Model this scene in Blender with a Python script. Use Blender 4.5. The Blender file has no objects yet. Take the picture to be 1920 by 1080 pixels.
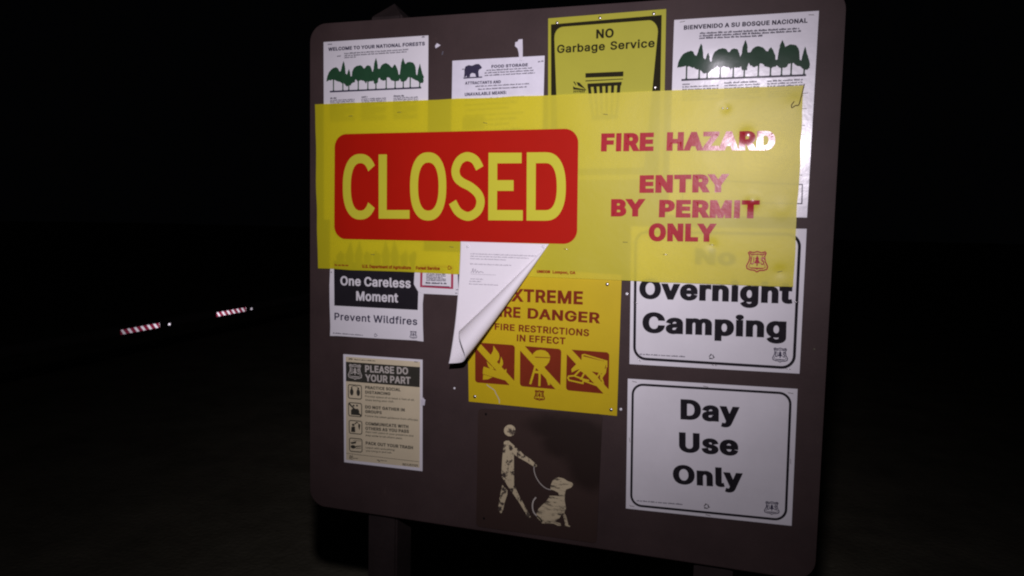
import bpy, bmesh, math, random, os
from mathutils import Vector, noise
from mathutils.geometry import delaunay_2d_cdt

IN = 0.0254                 # everything on the board is measured in inches, the world in metres
Z0 = 33.0 * IN              # height of the board's lower edge above the ground
sc = bpy.context.scene
col = sc.collection

# ------------------------------------------------------------------ camera
RIGHT = Vector((0.9490518552, 0.3144002655, 0.0212849521))
DOWN = Vector((0.0456839646, -0.0704409401, -0.9964692917))
FWD = Vector((-0.3117908778, 0.9466734110, -0.0812151552))
EYE = Vector((43.0872764, -66.6487669, 28.7767061))      # inches, from the board's lower left corner
F = 1456.0
cam = bpy.data.cameras.new('camera')
cam.sensor_width = 36.0
cam.lens = F / 1920 * 36.0
cam.clip_start = 0.05
cam.clip_end = 500
cam.dof.use_dof = True
cam.dof.focus_distance = 1.78
cam.dof.aperture_fstop = 9.0
sc.cycles.filter_width = 2.1
co = bpy.data.objects.new('camera', cam)
col.objects.link(co)
import mathutils
co.matrix_world = mathutils.Matrix.Translation((EYE.x * IN, EYE.y * IN, EYE.z * IN + Z0)) @ \
    mathutils.Matrix((RIGHT, -DOWN, -FWD)).transposed().to_4x4()
sc.camera = co

# ------------------------------------------------------------------ night sky, exposure
world = bpy.data.worlds.new('World')
sc.world = world
world.use_nodes = True
bg = world.node_tree.nodes['Background']
bg.inputs['Color'].default_value = (0.75, 0.8, 1.0, 1)
bg.inputs['Strength'].default_value = 0.0007
sc.view_settings.view_transform = 'Standard'
sc.view_settings.look = 'None'
sc.view_settings.exposure = 0
sc.view_settings.gamma = 1

# ------------------------------------------------------------------ the torch held up beside the camera
TORCH = Vector((42.0, -66.0, 42.0))
tl = bpy.data.lights.new('torch', 'SPOT')
tl.energy = 127
tl.color = (1.0, 0.905, 1.03)
tl.spot_size = math.radians(150)
tl.spot_blend = 0.25
tl.shadow_soft_size = 0.028
to = bpy.data.objects.new('torch', tl)
to.location = (TORCH.x * IN, TORCH.y * IN, TORCH.z * IN + Z0)
aim = Vector((22.0, 0.0, 33.0)) - TORCH
to.rotation_euler = aim.to_track_quat('-Z', 'Y').to_euler()
col.objects.link(to)
# beam profile of the torch: a soft bright middle and a weak wide spill
tl.use_nodes = True
lt = tl.node_tree
em = lt.nodes['Emission']
ltc = lt.nodes.new('ShaderNodeTexCoord')
lsx = lt.nodes.new('ShaderNodeSeparateXYZ')
lab = lt.nodes.new('ShaderNodeMath')
lab.operation = 'ABSOLUTE'
lac = lt.nodes.new('ShaderNodeMath')
lac.operation = 'ARCCOSINE'
ldg = lt.nodes.new('ShaderNodeMath')
ldg.operation = 'MULTIPLY'
ldg.inputs[1].default_value = 180 / math.pi / 80
lcv = lt.nodes.new('ShaderNodeValToRGB')
els = lcv.color_ramp.elements
PROFILE = [(0, 1.0), (7, 0.96), (13, 0.80), (19, 0.56), (25, 0.33), (32, 0.20), (42, 0.13), (60, 0.05), (78, 0.0)]
els[0].position = 0
els[1].position = 78 / 80
for dg, val in PROFILE[1:-1]:
    els.new(dg / 80)
for e_, (dg, val) in zip(els, PROFILE):
    e_.position = dg / 80
    e_.color = (val, val, val, 1)
lt.links.new(ltc.outputs['Normal'], lsx.inputs[0])
lt.links.new(lsx.outputs['Z'], lab.inputs[0])
lt.links.new(lab.outputs[0], lac.inputs[0])
lt.links.new(lac.outputs[0], ldg.inputs[0])
lt.links.new(ldg.outputs[0], lcv.inputs['Fac'])
lt.links.new(lcv.outputs['Color'], em.inputs['Strength'])


def W(x, y, up):            # board inches: x right, y up, up = mm in front of the board face
    return Vector((x * IN, -up * 0.001, y * IN + Z0))


def ray(px, py):
    return RIGHT * ((px - 960) / F) + DOWN * ((py - 540) / F) + FWD


def P(px, py, depth=0.0):   # where a sight line meets the board (or a plane parallel to it), inches
    d = ray(px, py)
    t = (depth - EYE.y) / d.y
    q = EYE + d * t
    return (q.x, q.z)


def zoomed(x0, y0, s):      # measurements taken in an enlargement of the board
    def g(*pts):
        r = [P(x0 + x / s, y0 + y / s) for x, y in pts]
        return r
    return g


# ------------------------------------------------------------------ materials
def nodes_of(m):
    m.use_nodes = True
    nt = m.node_tree
    return nt, nt.nodes['Principled BSDF']


def mat(name, c, rough=0.5, spec=0.5, coat=0.0, coat_rough=0.1, var=0.06, vscale=14, bump=0.0, bscale=60, metal=0.0,
        sheen=None):
    m = bpy.data.materials.new(name)
    nt, b = nodes_of(m)
    L = nt.links
    b.inputs['Roughness'].default_value = rough
    b.inputs['Specular IOR Level'].default_value = spec
    b.inputs['Coat Weight'].default_value = coat
    b.inputs['Coat Roughness'].default_value = coat_rough
    b.inputs['Metallic'].default_value = metal
    tc = nt.nodes.new('ShaderNodeTexCoord')
    n = nt.nodes.new('ShaderNodeTexNoise')
    n.inputs['Scale'].default_value = vscale
    n.inputs['Detail'].default_value = 6
    n.inputs['Roughness'].default_value = 0.65
    L.new(tc.outputs['Object'], n.inputs['Vector'])
    r = nt.nodes.new('ShaderNodeMapRange')
    r.inputs['From Min'].default_value = 0.3
    r.inputs['From Max'].default_value = 0.7
    r.inputs['To Min'].default_value = 1 - var
    r.inputs['To Max'].default_value = 1 + var * 0.5
    L.new(n.outputs['Fac'], r.inputs['Value'])
    mx = nt.nodes.new('ShaderNodeVectorMath')
    mx.operation = 'SCALE'
    mx.inputs[0].default_value = c
    L.new(r.outputs['Result'], mx.inputs['Scale'])
    L.new(mx.outputs['Vector'], b.inputs['Base Color'])
    if bump:
        n2 = nt.nodes.new('ShaderNodeTexNoise')
        n2.inputs['Scale'].default_value = bscale
        n2.inputs['Detail'].default_value = 4
        L.new(tc.outputs['Object'], n2.inputs['Vector'])
        bp = nt.nodes.new('ShaderNodeBump')
        bp.inputs['Strength'].default_value = bump
        bp.inputs['Distance'].default_value = 0.001
        L.new(n2.outputs['Fac'], bp.inputs['Height'])
        L.new(bp.outputs['Normal'], b.inputs['Normal'])
        if coat:
            L.new(bp.outputs['Normal'], b.inputs['Coat Normal'])
    return m


M = {}
M['brown'] = mat('brown_paint', (0.056, 0.037, 0.035), 0.6, 0.18, var=0.25, vscale=5, bump=0.25, bscale=160)
_nt = M['brown'].node_tree
_b = _nt.nodes['Principled BSDF']
_src = _b.inputs['Base Color'].links[0].from_socket
_tc = _nt.nodes.new('ShaderNodeTexCoord')
_mp = _nt.nodes.new('ShaderNodeMapping')
_mp.inputs['Scale'].default_value = (1.0, 1.0, 0.35)
_mp.inputs['Rotation'].default_value = (0, 0.5, 0)
_n = _nt.nodes.new('ShaderNodeTexNoise')
_n.inputs['Scale'].default_value = 38
_n.inputs['Detail'].default_value = 8
_n.inputs['Roughness'].default_value = 0.75
_r = _nt.nodes.new('ShaderNodeMapRange')
_r.inputs['From Min'].default_value = 0.62
_r.inputs['From Max'].default_value = 0.74
_r.inputs['To Max'].default_value = 0.55
_mx = _nt.nodes.new('ShaderNodeMix')
_mx.data_type = 'RGBA'
_mx.inputs[7].default_value = (0.10, 0.07, 0.058, 1)
_nt.links.new(_tc.outputs['Object'], _mp.inputs['Vector'])
_nt.links.new(_mp.outputs[0], _n.inputs['Vector'])
_nt.links.new(_n.outputs['Fac'], _r.inputs['Value'])
_nt.links.new(_r.outputs['Result'], _mx.inputs[0])
_nt.links.new(_src, _mx.inputs[6])
_nt.links.new(_mx.outputs[2], _b.inputs['Base Color'])
M['post'] = mat('brown_stained_wood', (0.027, 0.019, 0.018), 0.75, 0.2, var=0.3, vscale=9, bump=0.8, bscale=90)
M['paper'] = mat('white_paper', (0.76, 0.75, 0.77), 0.6, 0.3, var=0.05, vscale=9, bump=0.12, bscale=25)
M['curl'] = mat('letter_paper', (0.82, 0.80, 0.82), 0.65, 0.25, var=0.03, vscale=9, bump=0.05, bscale=25)
M['card'] = mat('white_card', (0.76, 0.75, 0.77), 0.55, 0.2, var=0.09, vscale=5, bump=0.06, bscale=20)
M['laminate'] = mat('laminated_paper', (0.70, 0.69, 0.72), 0.45, 0.4, 0.85, 0.19, var=0.05, vscale=9, bump=0.22, bscale=70)
M['sleeve'] = mat('clear_sleeve_paper', (0.74, 0.73, 0.80), 0.5, 0.4, 0.8, 0.14, var=0.10, vscale=22, bump=0.8, bscale=26)
M['tan'] = mat('tan_print', (0.68, 0.60, 0.40), 0.6, 0.3, var=0.08, vscale=9)
M['black'] = mat('black_ink', (0.018, 0.016, 0.02), 0.65, 0.06, var=0.2, vscale=20)
M['grey_ink'] = mat('grey_ink', (0.13, 0.125, 0.15), 0.65, 0.06, var=0.25, vscale=40)
M['faint_ink'] = mat('faint_ink', (0.33, 0.31, 0.35), 0.65, 0.06, var=0.25, vscale=40)
M['char'] = mat('charcoal_ink', (0.045, 0.044, 0.034), 0.65, 0.06, var=0.15, vscale=20)
M['pale'] = mat('pale_ink', (0.52, 0.49, 0.43), 0.6, 0.12, var=0.06)
M['white_ink'] = mat('white_ink', (0.70, 0.69, 0.70), 0.6, 0.12, var=0.05)
M['green'] = mat('green_ink', (0.022, 0.075, 0.034), 0.65, 0.06, var=0.15, vscale=30)
M['green_gloss'] = mat('green_ink_laminated', (0.022, 0.055, 0.030), 0.65, 0.06, 1.0, 0.12, var=0.15, vscale=30, bump=0.10, bscale=42)
M['navy'] = mat('dark_blue_ink', (0.045, 0.04, 0.075), 0.65, 0.06, var=0.2)
M['navy_gloss'] = mat('dark_ink_laminated', (0.045, 0.04, 0.06), 0.65, 0.06, 1.0, 0.12, var=0.2, bump=0.10, bscale=42)
M['lime'] = mat('yellow_card', (0.40, 0.39, 0.035), 0.55, 0.2, var=0.06, vscale=7, bump=0.05, bscale=20)
M['olive'] = mat('black_on_yellow_ink', (0.020, 0.017, 0.007), 0.65, 0.06, var=0.2)
M['metal_yellow'] = mat('yellow_enamel', (0.58, 0.43, 0.008), 0.45, 0.3, var=0.07, vscale=6, bump=0.04, bscale=15)
M['maroon'] = mat('dark_red_ink', (0.20, 0.028, 0.010), 0.65, 0.06, var=0.12, vscale=20)
M['pink_red'] = mat('magenta_red_ink', (0.42, 0.05, 0.10), 0.6, 0.12, var=0.1)
M['red'] = mat('red_ink', (0.42, 0.008, 0.002), 0.6, 0.1, 0.05, 0.3, var=0.06, vscale=6, bump=0.1, bscale=30)
M['red_gloss'] = mat('glossy_red_ink', (0.40, 0.006, 0.016), 0.45, 0.15, 0.65, 0.20, var=0.10, vscale=60, bump=0.14, bscale=110)
M['red_small'] = mat('small_red_ink', (0.28, 0.02, 0.006), 0.6, 0.12, var=0.1)
M['steel'] = mat('zinc_steel', (0.62, 0.60, 0.58), 0.32, 0.5, var=0.15, vscale=200, metal=1.0)
M['dull'] = mat('dull_steel', (0.10, 0.09, 0.06), 0.5, 0.5, var=0.2, vscale=200)
M['plastic'] = mat('white_plastic', (0.82, 0.82, 0.84), 0.25, 0.5, 0.6, 0.1, var=0.03)
M['tape'] = mat('white_tape', (0.72, 0.70, 0.76), 0.3, 0.5, 0.5, 0.15, var=0.08, vscale=60, bump=0.5, bscale=60)
M['wire'] = mat('rusty_wire', (0.10, 0.055, 0.02), 0.6, 0.4, var=0.2, vscale=100)
M['shadow_hole'] = mat('dark_hole', (0.008, 0.006, 0.006), 0.8, 0.1, var=0.1)
M['pipe'] = mat('galvanised_grey', (0.035, 0.032, 0.028), 0.7, 0.3, var=0.3, vscale=8)


def film_material():                # thin yellow plastic: part of the light goes through it to what lies beneath
    m = bpy.data.materials.new('yellow_film')
    nt, b = nodes_of(m)
    L = nt.links
    tc = nt.nodes.new('ShaderNodeTexCoord')
    n = nt.nodes.new('ShaderNodeTexNoise')
    n.inputs['Scale'].default_value = 6
    n.inputs['Detail'].default_value = 6
    L.new(tc.outputs['Object'], n.inputs['Vector'])
    r = nt.nodes.new('ShaderNodeMapRange')
    r.inputs['To Min'].default_value = 0.93
    r.inputs['To Max'].default_value = 1.05
    L.new(n.outputs['Fac'], r.inputs['Value'])
    mx = nt.nodes.new('ShaderNodeVectorMath')
    mx.operation = 'SCALE'
    mx.inputs[0].default_value = (0.82, 0.745, 0.014)
    L.new(r.outputs['Result'], mx.inputs['Scale'])
    L.new(mx.outputs['Vector'], b.inputs['Base Color'])
    b.inputs['Roughness'].default_value = 0.45
    b.inputs['Specular IOR Level'].default_value = 0.5
    b.inputs['Coat Weight'].default_value = 0.75
    b.inputs['Coat Roughness'].default_value = 0.46
    n2 = nt.nodes.new('ShaderNodeTexNoise')
    n2.inputs['Scale'].default_value = 75
    n2.inputs['Detail'].default_value = 5
    L.new(tc.outputs['Object'], n2.inputs['Vector'])
    bp = nt.nodes.new('ShaderNodeBump')
    bp.inputs['Strength'].default_value = 0.16
    bp.inputs['Distance'].default_value = 0.001
    L.new(n2.outputs['Fac'], bp.inputs['Height'])
    L.new(bp.outputs['Normal'], b.inputs['Normal'])
    L.new(bp.outputs['Normal'], b.inputs['Coat Normal'])
    t = nt.nodes.new('ShaderNodeBsdfTranslucent')
    L.new(mx.outputs['Vector'], t.inputs['Color'])
    mix0 = nt.nodes.new('ShaderNodeMixShader')
    mix0.inputs[0].default_value = 0.32
    L.new(b.outputs[0], mix0.inputs[1])
    L.new(t.outputs[0], mix0.inputs[2])
    tr = nt.nodes.new('ShaderNodeBsdfTransparent')
    tr.inputs['Color'].default_value = (0.95, 0.84, 0.10, 1)
    mix = nt.nodes.new('ShaderNodeMixShader')
    mix.inputs[0].default_value = 0.15
    L.new(mix0.outputs[0], mix.inputs[1])
    L.new(tr.outputs[0], mix.inputs[2])
    L.new(mix.outputs[0], nt.nodes['Material Output'].inputs['Surface'])
    return m


M['film'] = film_material()


def worn_material(name, c, under, lines):    # paint scratched off in horizontal scrapes
    m = bpy.data.materials.new(name)
    nt, b = nodes_of(m)
    L = nt.links
    b.inputs['Roughness'].default_value = 0.6
    b.inputs['Specular IOR Level'].default_value = 0.3
    tc = nt.nodes.new('ShaderNodeTexCoord')
    mp = nt.nodes.new('ShaderNodeMapping')
    mp.inputs['Scale'].default_value = (22, 22, 95) if lines else (55, 55, 45)
    mp.inputs['Rotation'].default_value = (0, 0.05, 0)
    L.new(tc.outputs['Object'], mp.inputs['Vector'])
    n = nt.nodes.new('ShaderNodeTexNoise')
    n.inputs['Scale'].default_value = 1.6
    n.inputs['Detail'].default_value = 5
    n.inputs['Roughness'].default_value = 0.7
    L.new(mp.outputs['Vector'], n.inputs['Vector'])
    r = nt.nodes.new('ShaderNodeMapRange')
    r.inputs['From Min'].default_value = 0.51 if lines else 0.53
    r.inputs['From Max'].default_value = 0.62 if lines else 0.57
    L.new(n.outputs['Fac'], r.inputs['Value'])
    mx = nt.nodes.new('ShaderNodeMix')
    mx.data_type = 'RGBA'
    mx.inputs[6].default_value = (*c, 1)
    mx.inputs[7].default_value = (*under, 1)
    L.new(r.outputs['Result'], mx.inputs[0])
    L.new(mx.outputs[2], b.inputs['Base Color'])
    return m


M['worn_man'] = worn_material('worn_cream_paint', (0.56, 0.48, 0.30), (0.06, 0.045, 0.035), False)
M['worn_dog'] = worn_material('scraped_cream_paint', (0.56, 0.48, 0.30), (0.09, 0.075, 0.05), True)


DARK_PATCH = [(2.8, 10.2, 3.8, 1.3, 0), (4.4, 8.8, 2.4, 2.4, 0), (4.9, 6.9, 1.9, 2.2, 0), (2.6, 8.8, 2.2, 1.4, 0)]


def dark_patch_plate():                # brown plate with one soft dark patch coloured in, reaching down from its upper right
    m = bpy.data.materials.new('dark_patched_brown_plate')
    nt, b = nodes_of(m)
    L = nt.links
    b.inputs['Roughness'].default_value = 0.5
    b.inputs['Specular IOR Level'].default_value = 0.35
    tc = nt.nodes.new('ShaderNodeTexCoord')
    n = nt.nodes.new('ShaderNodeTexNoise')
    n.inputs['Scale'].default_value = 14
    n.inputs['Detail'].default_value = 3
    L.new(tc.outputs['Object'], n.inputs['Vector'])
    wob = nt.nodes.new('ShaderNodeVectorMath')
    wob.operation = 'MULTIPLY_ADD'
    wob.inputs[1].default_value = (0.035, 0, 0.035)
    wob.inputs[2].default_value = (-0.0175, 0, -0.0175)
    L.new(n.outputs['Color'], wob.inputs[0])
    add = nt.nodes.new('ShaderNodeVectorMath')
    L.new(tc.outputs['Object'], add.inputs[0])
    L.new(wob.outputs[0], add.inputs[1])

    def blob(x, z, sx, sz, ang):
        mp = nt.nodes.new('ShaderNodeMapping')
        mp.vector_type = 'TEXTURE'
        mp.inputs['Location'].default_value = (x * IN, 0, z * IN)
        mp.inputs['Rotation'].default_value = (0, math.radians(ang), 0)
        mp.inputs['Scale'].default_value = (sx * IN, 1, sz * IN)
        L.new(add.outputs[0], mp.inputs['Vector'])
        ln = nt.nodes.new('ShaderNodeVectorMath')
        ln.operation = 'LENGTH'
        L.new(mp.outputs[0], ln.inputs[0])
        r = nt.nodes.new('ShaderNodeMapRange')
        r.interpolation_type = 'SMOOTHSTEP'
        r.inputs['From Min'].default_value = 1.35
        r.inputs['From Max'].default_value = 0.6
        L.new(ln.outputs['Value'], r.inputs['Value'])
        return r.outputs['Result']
    s = [blob(*q) for q in DARK_PATCH]
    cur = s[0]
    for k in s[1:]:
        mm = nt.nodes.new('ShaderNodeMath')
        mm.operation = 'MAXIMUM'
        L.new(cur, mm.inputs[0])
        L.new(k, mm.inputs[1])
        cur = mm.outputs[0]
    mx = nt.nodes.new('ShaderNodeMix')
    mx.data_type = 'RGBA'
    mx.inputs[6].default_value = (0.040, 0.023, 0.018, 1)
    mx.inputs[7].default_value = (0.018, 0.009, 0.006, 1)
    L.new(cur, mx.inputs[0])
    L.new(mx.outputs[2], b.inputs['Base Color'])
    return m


M['plate'] = dark_patch_plate()


def retro(name, c, n, strength_rough=0.42):  # reflective sheeting: shading normal fixed towards torch and camera so it shines back
    m = bpy.data.materials.new(name)
    nt, b = nodes_of(m)
    g = nt.nodes.new('ShaderNodeBsdfAnisotropic')
    g.inputs['Color'].default_value = (*c, 1)
    g.inputs['Roughness'].default_value = strength_rough
    v = nt.nodes.new('ShaderNodeCombineXYZ')
    for i in range(3):
        v.inputs[i].default_value = n[i]
    nt.links.new(v.outputs[0], g.inputs['Normal'])
    nt.links.new(g.outputs[0], nt.nodes['Material Output'].inputs['Surface'])
    return m


# ------------------------------------------------------------------ flat shapes: union, slicing, lettering
def inside(p, q):           # even-odd test, q = (bbox, points)
    x, y = p
    bb, pts = q
    if x < bb[0] or x > bb[1] or y < bb[2] or y > bb[3]:
        return False
    c = False
    x0, y0 = pts[-1]
    for x1, y1 in pts:
        if (y1 > y) != (y0 > y) and x < (x0 - x1) * (y - y1) / (y0 - y1) + x1:
            c = not c
        x0, y0 = x1, y1
    return c


def winding(p, loops):
    x, y = p
    w = 0
    for pts in loops:
        x0, y0 = pts[-1]
        for x1, y1 in pts:
            if (y1 > y) != (y0 > y) and x < (x0 - x1) * (y - y1) / (y0 - y1) + x1:
                w += 1 if y1 > y0 else -1
            x0, y0 = x1, y1
    return w


def union(polys, loops=()):
    """one layer of triangles covering all polygons (and the inside of nested outlines) exactly once"""
    vs, es, qs = [], [], []
    for k, p in enumerate(list(polys) + list(loops)):
        n = len(p)
        o = len(vs)
        vs += [Vector((t[0], t[1])) for t in p]
        es += [(o + i, o + (i + 1) % n) for i in range(n)]
        if k < len(polys):
            xs = [t[0] for t in p]
            ys = [t[1] for t in p]
            qs.append(((min(xs), max(xs), min(ys), max(ys)), [(t[0], t[1]) for t in p]))
    if not vs:
        return [], []
    v, e, f, ov, oe, of = delaunay_2d_cdt(vs, es, [], 0, 1e-6)
    out = []
    for t in f:
        c = ((v[t[0]].x + v[t[1]].x + v[t[2]].x) / 3, (v[t[0]].y + v[t[1]].y + v[t[2]].y) / 3)
        if any(inside(c, q) for q in qs) or (loops and winding(c, loops)):
            out.append(list(t))
    return [(q.x, q.y) for q in v], out


FONT = None
fp = os.path.join(bpy.utils.system_resource('DATAFILES'), 'fonts', 'Inter.woff2')
if os.path.exists(fp):
    try:
        FONT = bpy.data.fonts.load(fp)
    except Exception:
        FONT = None


def outlines(s):            # the closed outlines of a piece of lettering, in em
    c = bpy.data.curves.new('t', 'FONT')
    c.body = s
    c.size = 1
    c.resolution_u = 6
    c.fill_mode = 'NONE'
    if FONT:
        c.font = FONT
    o = bpy.data.objects.new('t', c)
    col.objects.link(o)
    me = bpy.data.meshes.new_from_object(o.evaluated_get(bpy.context.evaluated_depsgraph_get()))
    bpy.data.objects.remove(o)
    bpy.data.curves.remove(c)
    nxt = {}
    for e in me.edges:
        a, b = e.vertices
        nxt.setdefault(a, []).append(b)
        nxt.setdefault(b, []).append(a)
    done = set()
    loops = []
    for i in range(len(me.vertices)):
        if i in done or i not in nxt:
            continue
        loop = [i]
        done.add(i)
        # vertices follow one another along a contour
        cur = i + 1 if (i + 1) in nxt[i] else nxt[i][0]
        while cur not in done:
            loop.append(cur)
            done.add(cur)
            n = [k for k in nxt[cur] if k not in done]
            if not n:
                break
            cur = cur + 1 if (cur + 1) in n else n[0]
        pts = [(me.vertices[k].co.x, me.vertices[k].co.y) for k in loop]
        cl = [pts[0]]
        for p in pts[1:]:
            if math.hypot(p[0] - cl[-1][0], p[1] - cl[-1][1]) > 1e-5:
                cl.append(p)
        if math.hypot(cl[0][0] - cl[-1][0], cl[0][1] - cl[-1][1]) < 1e-5:
            cl.pop()
        if len(cl) > 2:
            loops.append(cl)
    bpy.data.meshes.remove(me)
    return loops


def extent(loops):
    xs = [p[0] for l in loops for p in l]
    ys = [p[1] for l in loops for p in l]
    return min(xs), max(xs), min(ys), max(ys)


_h = extent(outlines('H'))
CAP = _h[3]
_hh = extent(outlines('HH'))
HH = _hh[1] - _hh[0]
GLYPH = {}


def glyph(ch, ox, oy):
    """one letter fattened by ox sideways and oy up and down: (verts, tris, advance)"""
    key = (ch, ox, oy)
    if key in GLYPH:
        return GLYPH[key]
    e = extent(outlines('H' + ch + 'H'))
    adv = (e[1] - e[0]) - HH
    if ch == 'I':                      # plain upright stem
        st, lsb = CAP * 0.048, CAP * 0.13
        loops = [[(lsb, 0), (lsb, CAP), (lsb + 2 * st, CAP), (lsb + 2 * st, 0)]]
        adv = 2 * lsb + 2 * st
    else:
        loops = outlines(ch)
    # outer contours run clockwise: the outside lies to the left of the path everywhere
    big = max(loops, key=lambda l: (extent([l])[1] - extent([l])[0]) * (extent([l])[3] - extent([l])[2]))
    ar = sum(big[i - 1][0] * big[i][1] - big[i][0] * big[i - 1][1] for i in range(len(big)))
    if ar > 0:
        loops = [l[::-1] for l in loops]
    polys = []
    if ox or oy:
        sx, sy = 1 / max(ox, 1e-6), 1 / max(oy, 1e-6)
        for l in loops:
            q = [Vector((p[0] * sx, p[1] * sy)) for p in l]
            n = len(q)
            mit = []
            for i in range(n):
                d0 = (q[i] - q[i - 1]).normalized()
                d1 = (q[(i + 1) % n] - q[i]).normalized()
                n0, n1 = Vector((-d0.y, d0.x)), Vector((-d1.y, d1.x))
                s = n0 + n1
                if s.length < 0.3:
                    mit.append(n0)
                    continue
                s.normalize()
                mit.append(s * min(1 / max(s.dot(n0), 0.2), 2.0))
            for i in range(n):
                j = (i + 1) % n
                r = [q[i], q[j], q[j] + mit[j], q[i] + mit[i]]
                polys.append([(p.x / sx, p.y / sy) for p in r])
    v, f = union(polys, loops)
    GLYPH[key] = (v, f, adv)
    return GLYPH[key]


def text_mesh(s, pL, pR, pT, ox=0.0, oy=None, track=0.0, space=1.0):
    """letters whose foot runs from pL to pR, capitals as high as pT stands above pL (board inches)"""
    if oy is None:
        oy = ox * 0.8
    k = CAP / 0.727
    ox, oy, track = round(ox * k, 5), round(oy * k, 5), track * k
    V, T = [], []
    x = 0
    for ch in s:
        if ch == ' ':
            x += 0.28 * space * k
            continue
        v, f, adv = glyph(ch, ox, oy)
        o = len(V)
        V += [(p[0] + x, p[1]) for p in v]
        T += [[i + o for i in t] for t in f]
        x += adv + track
    x0 = min(p[0] for p in V)
    x1 = max(p[0] for p in V)
    L, R, U = Vector(pL), Vector(pR), Vector(pT)
    ex = (R - L) / (x1 - x0)
    d = (R - L).normalized()
    up = Vector((-d.y, d.x))
    hgt = (U - L).dot(up) / (CAP + 2 * oy)
    V = [tuple(L + ex * (p[0] - x0) + up * hgt * (p[1] + oy)) for p in V]
    return V, T


def greek(pL, pR, h, rnd, density=0.8):
    """a line of print too small to read: short strokes grouped like words"""
    L, R = Vector(pL), Vector(pR)
    d = (R - L)
    n = d.length
    d.normalize()
    up = Vector((-d.y, d.x))
    V, T = [], []
    x = 0
    step = h * 0.62
    w = rnd.randint(2, 8)
    while x < n - step * 0.5:
        if w == 0:
            x += step * 0.8
            w = rnd.randint(2, 9)
            continue
        a = min(x + step * density, n)
        hh = h * (1.0 if rnd.random() < 0.3 else 0.72)
        o = len(V)
        V += [tuple(L + d * x), tuple(L + d * a), tuple(L + d * a + up * hh), tuple(L + d * x + up * hh)]
        T += [[o, o + 1, o + 2], [o, o + 2, o + 3]]
        x += step
        w -= 1
    return V, T


def spline(pts, closed=False, n=8):
    out = []
    m = len(pts)
    rng = m if closed else m - 1
    for i in range(rng):
        p = [Vector(pts[(i + k) % m] if closed else pts[min(max(i + k, 0), m - 1)]) for k in (-1, 0, 1, 2)]
        for k in range(n):
            t = k / n
            out.append(tuple(0.5 * ((2 * p[1]) + (p[2] - p[0]) * t + (2 * p[0] - 5 * p[1] + 4 * p[2] - p[3]) * t * t + (3 * p[1] - p[0] - 3 * p[2] + p[3]) * t ** 3)))
    if not closed:
        out.append(tuple(pts[-1]))
    return out


def stroke(pts, w, closed=False):
    """strip of quads of width w along a line"""
    m = len(pts)
    pv = [Vector(p) for p in pts]
    l, r = [], []
    for i in range(m):
        a = pv[(i - 1) % m] if (closed or i) else pv[i]
        b = pv[(i + 1) % m] if (closed or i < m - 1) else pv[i]
        d0 = (pv[i] - a)
        d1 = (b - pv[i])
        d0 = d0.normalized() if d0.length > 1e-9 else d1.normalized()
        d1 = d1.normalized() if d1.length > 1e-9 else d0
        t = (d0 + d1)
        t = t.normalized() if t.length > 1e-6 else d0
        n = Vector((-t.y, t.x))
        k = w / 2 / max(abs(t.dot(d0)), 0.5)
        l.append(tuple(pv[i] + n * k))
        r.append(tuple(pv[i] - n * k))
    out = []
    for i in range(m if closed else m - 1):
        j = (i + 1) % m
        out.append([l[i], l[j], r[j], r[i]])
    return out


def rrect(c, rad, n=6):
    """rounded four-cornered outline; c = four corners in order"""
    out = []
    for i in range(4):
        p = Vector(c[i])
        a = Vector(c[i - 1]) - p
        b = Vector(c[(i + 1) % 4]) - p
        ra = min(rad, a.length / 2)
        rb = min(rad, b.length / 2)
        a = p + a.normalized() * ra
        b = p + b.normalized() * rb
        for k in range(n + 1):
            t = k / n * math.pi / 2
            # quarter of an ellipse between a and b about the corner
            out.append(tuple(p + (a - p) * (1 - math.sin(t)) + (b - p) * (1 - math.cos(t))))
    return out


def ring_between(o, i):
    m = len(o)
    return [[o[k], o[(k + 1) % m], i[(k + 1) % m], i[k]] for k in range(m)]


def shrink(poly, d):
    """inset an outline by d (simple mitre)"""
    m = len(poly)
    pv = [Vector(p) for p in poly]
    a = sum(pv[i].x * pv[(i + 1) % m].y - pv[(i + 1) % m].x * pv[i].y for i in range(m))
    s = 1 if a > 0 else -1
    out = []
    for i in range(m):
        d0 = (pv[i] - pv[i - 1])
        d1 = (pv[(i + 1) % m] - pv[i])
        d0 = d0.normalized() if d0.length > 1e-9 else d1.normalized()
        d1 = d1.normalized() if d1.length > 1e-9 else d0
        t = (d0 + d1).normalized()
        n = Vector((-t.y, t.x)) * s
        out.append(tuple(pv[i] + n * d / max(t.dot(d0), 0.4)))
    return out


def bil(c, u, v):           # c = TL, TR, BR, BL
    a = Vector(c[0]).lerp(Vector(c[1]), u)
    b = Vector(c[3]).lerp(Vector(c[2]), u)
    return tuple(a.lerp(b, v))


def unit(c):                # unit square (x right, y up) onto four corners
    return lambda *pts: [bil(c, x, 1 - y) for x, y in pts]


def blob(cx, cy, rx, ry, n=14, rnd=None, j=0.0):
    return [(cx + rx * math.cos(2 * math.pi * k / n) * (1 + (rnd.uniform(-j, j) if rnd else 0)),
             cy + ry * math.sin(2 * math.pi * k / n) * (1 + (rnd.uniform(-j, j) if rnd else 0))) for k in range(n)]


# ------------------------------------------------------------------ things
def thing(name, label, cat, loc, group=None):
    o = bpy.data.objects.new(name, None)
    o.empty_display_size = 0.05
    o.location = loc
    col.objects.link(o)
    o['label'] = label
    o['category'] = cat
    if group:
        o['group'] = group
    return o


def link_mesh(name, me, m, parent=None, smooth=False):
    o = bpy.data.objects.new(name, me)
    col.objects.link(o)
    me.materials.append(m)
    if parent:
        o.parent = parent
    if smooth:
        for p in me.polygons:
            p.use_smooth = True
    return o


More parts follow.
